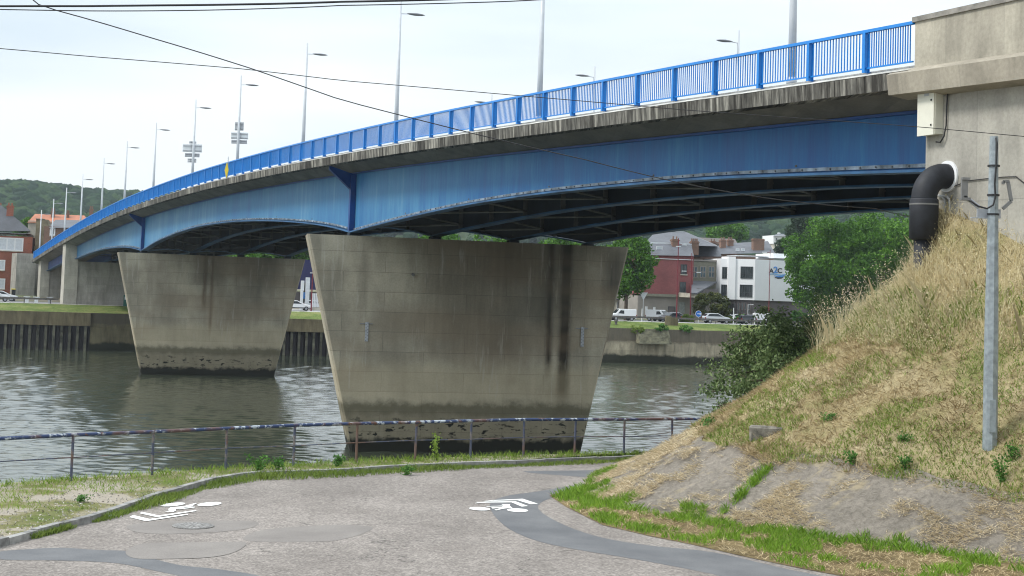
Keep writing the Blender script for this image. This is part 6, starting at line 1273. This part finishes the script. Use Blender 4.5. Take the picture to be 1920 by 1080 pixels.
ftree(1318, 1402, 414, 470, 150, M_plane, 'broad dome-shaped tree rising behind the slate roofs', 9000, 0.7, seed=9, group='trees behind the far buildings', name='broadleaf_tree', nc=90)
ftree(1474, 1530, 395, 475, 95, M_darkl, 'tall dark conifer left of the big plane trees', 9000, 0.55, name='dark_conifer', seed=10, group='trees behind the far buildings', nc=70)
ftree(1452, 1490, 448, 480, 120, M_darkl, 'dark rounded tree in front of the hillside villa', 4000, 0.6, seed=12, group='trees behind the far buildings', name='broadleaf_tree')
ftree(28, 78, 424, 520, 88, M_darkl, 'dark tree between the red house and the orange tiled house', 9000, 0.5, seed=13, group='trees behind the far buildings', name='broadleaf_tree')
ftree(20, 60, 405, 470, 110, M_plane, 'green tree behind the roof of the red house', 5000, 0.6, seed=14, group='trees behind the far buildings', name='broadleaf_tree')
ftree(1294, 1372, 545, 604, 17, M_brown, 'large bronze-green shrub in front of the link building', 9000, 0.32, name='large_shrub', cat='shrub', group='shrubs by the far road', seed=15, tr=0.12, nc=70, lob=0.13)
for i, (x0, x1, yt, mt, lab) in enumerate(((1262, 1284, 591, M_yel, 'yellow-green shrub next to the maroon mast'), (1278, 1304, 588, M_yel, 'rounded yellow-green shrub left of the blue round sign'), (1358, 1376, 592, M_yel, 'small yellow-green shrub behind the bonnet of the silver car'), (1378, 1408, 590, M_weed, 'bright green shrub right of the thin white pole'), (1424, 1446, 572, M_brown, 'sparse reddish shrub in front of the charcoal wall'), (1452, 1482, 591, M_weed, 'clipped green hedge end right of the low white van'), (1482, 1516, 580, M_weed, 'loose shrub below left edge of the big plane trees'), (1518, 1545, 588, M_weed, 'green hedge piece left of the first plane trunk'), (1546, 1580, 590, M_weed, 'green hedge piece right of the first plane trunk'), (1636, 1690, 560, M_yel, 'yellow-green shrub behind the crest of the slope'))):
    ftree(x0, x1, yt, 607, 17 if mt is M_yel else 18.5, mt, lab, 2600, 0.26, name='shrub', cat='shrub', group='shrubs by the far road', seed=20 + i, tr=0.06, nc=30, lob=0.2)
for i, (x, y, lab) in enumerate(((1195, 622, 'yellow-green shrub rooted on top of the quay wall near the steps'), (1240 + 0, 618, 'small shrub on the quay edge at the steps'), (1288, 620, 'dark shrub overhanging the quay wall below the shrubs and silver car'))):
    a, z = FP(x, y, -0.4); tree('quay_shrub', lab, FW(a, -0.2, z - 0.4), 1.2, 2.4, 1.3, 0.6, M_yel if i == 0 else M_weed, 900, 0.22, 0.04, 14, 'shrub', 'shrubs on the quay wall', 0.25, 50 + i)
# overhanging willow on the near bank beyond the bridge
wb = (12.6, 61.5, ZG); root = empty('willow_tree', wb, 0, 'drooping dark green willow leaning over the river behind the grassy slope', 'tree'); e = MB(); brs = []
wr = np.random.default_rng(77)
tg_ = [((1345, 762), 57), ((1335, 735), 58), ((1375, 700), 60), ((1400, 655), 61), ((1395, 625), 62), ((1440, 625), 61), ((1480, 640), 60), ((1520, 612), 62), ((1560, 625), 60), ((1600, 600), 62), ((1440, 690), 59), ((1390, 735), 58), ((1500, 680), 59), ((1560, 660), 60), ((1460, 655), 62), ((1360, 650), 62), ((1540, 600), 63), ((1620, 620), 62), ((1420, 715), 58), ((1640, 590), 64), ((1455, 600), 64), ((1350, 775), 56.5)]
C = []
for (q, Y) in tg_:
    T = D(q[0], q[1], Y) - np.array(wb); mid = T * np.array([0.55, 0.5, 0.75]) + np.array([0, 0, 0.7]); e.tube([(0, 0, 0.3), tuple(mid), tuple(T)], [0.09, 0.05, 0.018], 5)
    low = q[0] < 1400 and q[1] > 700
    for k_ in range(7 if low else 13):
        st_ = mid + (T - mid) * wr.uniform(0.0, 1.0); out_ = wr.normal(size=3) * (0.40 if low else 0.75); out_[2] = out_[2] * 0.7 - 0.22; tip_ = st_ + out_ + (T - mid) * 0.12; mm = (st_ + tip_) / 2 + np.array([0, 0, 0.12])
        e.tube([tuple(st_), tuple(mm), tuple(tip_)], [0.016, 0.010, 0.004], 3); n = 85 if low else 115; t = wr.random(n) ** 0.75; base = st_ + (tip_ - st_) * t[:, None] + np.array([0, 0, 0.12]) * (1 - np.abs(2 * t - 1))[:, None]
        ofs = wr.normal(size=(n, 3)) * (0.07 + 0.10 * t)[:, None]; C.append(base + ofs)
e.tube([(0, 0, -0.3), (-0.2, 0, 0.4), (-0.6, 0.1, 1.0)], [0.22, 0.18, 0.12], 8); e.build('trunk', M_bark, root); C = np.concatenate(C); leaves(C, 0.13, M_willow, 'crown', parent=root)

# ------------------------------------------------------------------ wooded hills
def hill_z(x, y):
    ang_ = np.arctan2(x, y); ytop = np.interp(ang_, [-0.45, -0.33, -0.30, -0.26, -0.24, -0.22, -0.15, 0.0, 0.15, 0.3, 0.5], [188, 182, 181, 172, 172, 176, 185, 170, 215, 225, 200])
    r = np.hypot(x, y); k = np.clip((r - 560) / 640, 0, 1); k = k * k * (3 - 2 * k); return ZF + 3 + k * ((ytop - 16) / 2900 * 1180 - 4.5)
gx = np.linspace(-1100, 1000, 90); gy = np.linspace(430, 1800, 60); vs_ = []; fs_ = []
for yy in gy:
    for xx in gx: vs_.append((xx, yy, float(hill_z(xx, yy)) - 2))
for i in range(59):
    for j in range(89): a = i * 90 + j; fs_.append((a, a + 1, a + 91, a + 90))
M_hill = soil('forest_floor', [(0.3, (0.02, 0.035, 0.012)), (0.6, (0.035, 0.055, 0.018))], 0.02, 0.4)
e = MB(); e.add(vs_, fs_); tag(e.build('wooded_hills', M_hill, smooth=True), kind='structure')
# tree crowns of the distant wood: lumpy domes, one mass
def forest_mat():
    t = NT('distant_wood'); a = t.n('ShaderNodeAttribute', _attribute_name='rnd'); n = t.noise(t.coord('world'), 0.45, 6, 0.8); n2 = t.noise(t.coord('world'), 0.012, 3)
    f = t.math('ADD', t.math('MULTIPLY', a.outputs['Fac'], 0.45), t.math('ADD', t.math('MULTIPLY', n, 0.45), t.math('MULTIPLY', n2, 0.25))); c = t.ramp(f, [(0.3, (0.006, 0.020, 0.009)), (0.6, (0.018, 0.046, 0.018)), (0.9, (0.06, 0.10, 0.03))]); t.bump(n, 1.0, 1.6); return t.out(c, 0.9, 0, 0.1)
import bmesh
bm_ = bmesh.new(); bmesh.ops.create_icosphere(bm_, subdivisions=2, radius=1.0); sv = np.array([v.co[:] for v in bm_.verts]); sf = np.array([[v.index for v in f.verts] for f in bm_.faces]); bm_.free()
hr_ = np.random.default_rng(5); N = 22000; hx = hr_.uniform(-640, 420, N); r0 = hr_.uniform(620, 1330, N); hy = np.sqrt(np.maximum(r0 ** 2 - hx ** 2, 300 ** 2)); aa_ = np.arctan2(hx, hy); k = ((aa_ < -0.19) | (aa_ > 0.09)) | (hr_.random(N) < 0.12); hx, hy = hx[k], hy[k]; N = len(hx)
hz_ = hill_z(hx, hy); sz = hr_.uniform(2.6, 5.8, N); nv = len(sv); disp = 1 + 0.22 * np.sin(sv[:, 0] * 5 + hr_.uniform(0, 6, (N, 1))) * np.cos(sv[:, 1] * 4 + hr_.uniform(0, 6, (N, 1))) + hr_.normal(0, 0.07, (N, nv))
V = sv[None] * disp[..., None] * sz[:, None, None] * np.array([1, 1, 0.95]); V += np.stack([hx, hy, hz_ + sz * 0.45], 1)[:, None]; Fc = (sf[None] + (np.arange(N) * nv)[:, None, None]).reshape(-1, 3)
me = bpy.data.meshes.new('distant_wood'); me.vertices.add(N * nv); me.vertices.foreach_set('co', V.reshape(-1).astype(np.float32)); me.loops.add(len(Fc) * 3); me.loops.foreach_set('vertex_index', Fc.reshape(-1).astype(np.int32)); me.polygons.add(len(Fc)); me.polygons.foreach_set('loop_start', np.arange(0, len(Fc) * 3, 3, dtype=np.int32)); me.update(calc_edges=True)
at_ = me.attributes.new('rnd', 'FLOAT', 'POINT'); at_.data.foreach_set('value', np.repeat(hr_.random(N), nv).astype(np.float32)); me.materials.append(forest_mat()); me.polygons.foreach_set('use_smooth', [True] * len(me.polygons)); wd = bpy.data.objects.new('distant_wood', me); COL.objects.link(wd); tag(wd, kind='stuff')

# ------------------------------------------------------------------ haze
if True:
    e = MB(); e.box((-50, 850, 100), (2600, 2100, 206)); hz = NT('haze_air'); hz.t.nodes.remove(hz.p); vol = hz.t.nodes.new('ShaderNodeVolumePrincipled'); vol.inputs['Color'].default_value = (0.80, 0.90, 1.0, 1); vol.inputs['Density'].default_value = 0.00013; vol.inputs['Anisotropy'].default_value = 0.2
    hz.l(vol.outputs[0], hz.t.nodes['Material Output'].inputs['Volume']); tag(e.build('haze', hz.m), kind='stuff')
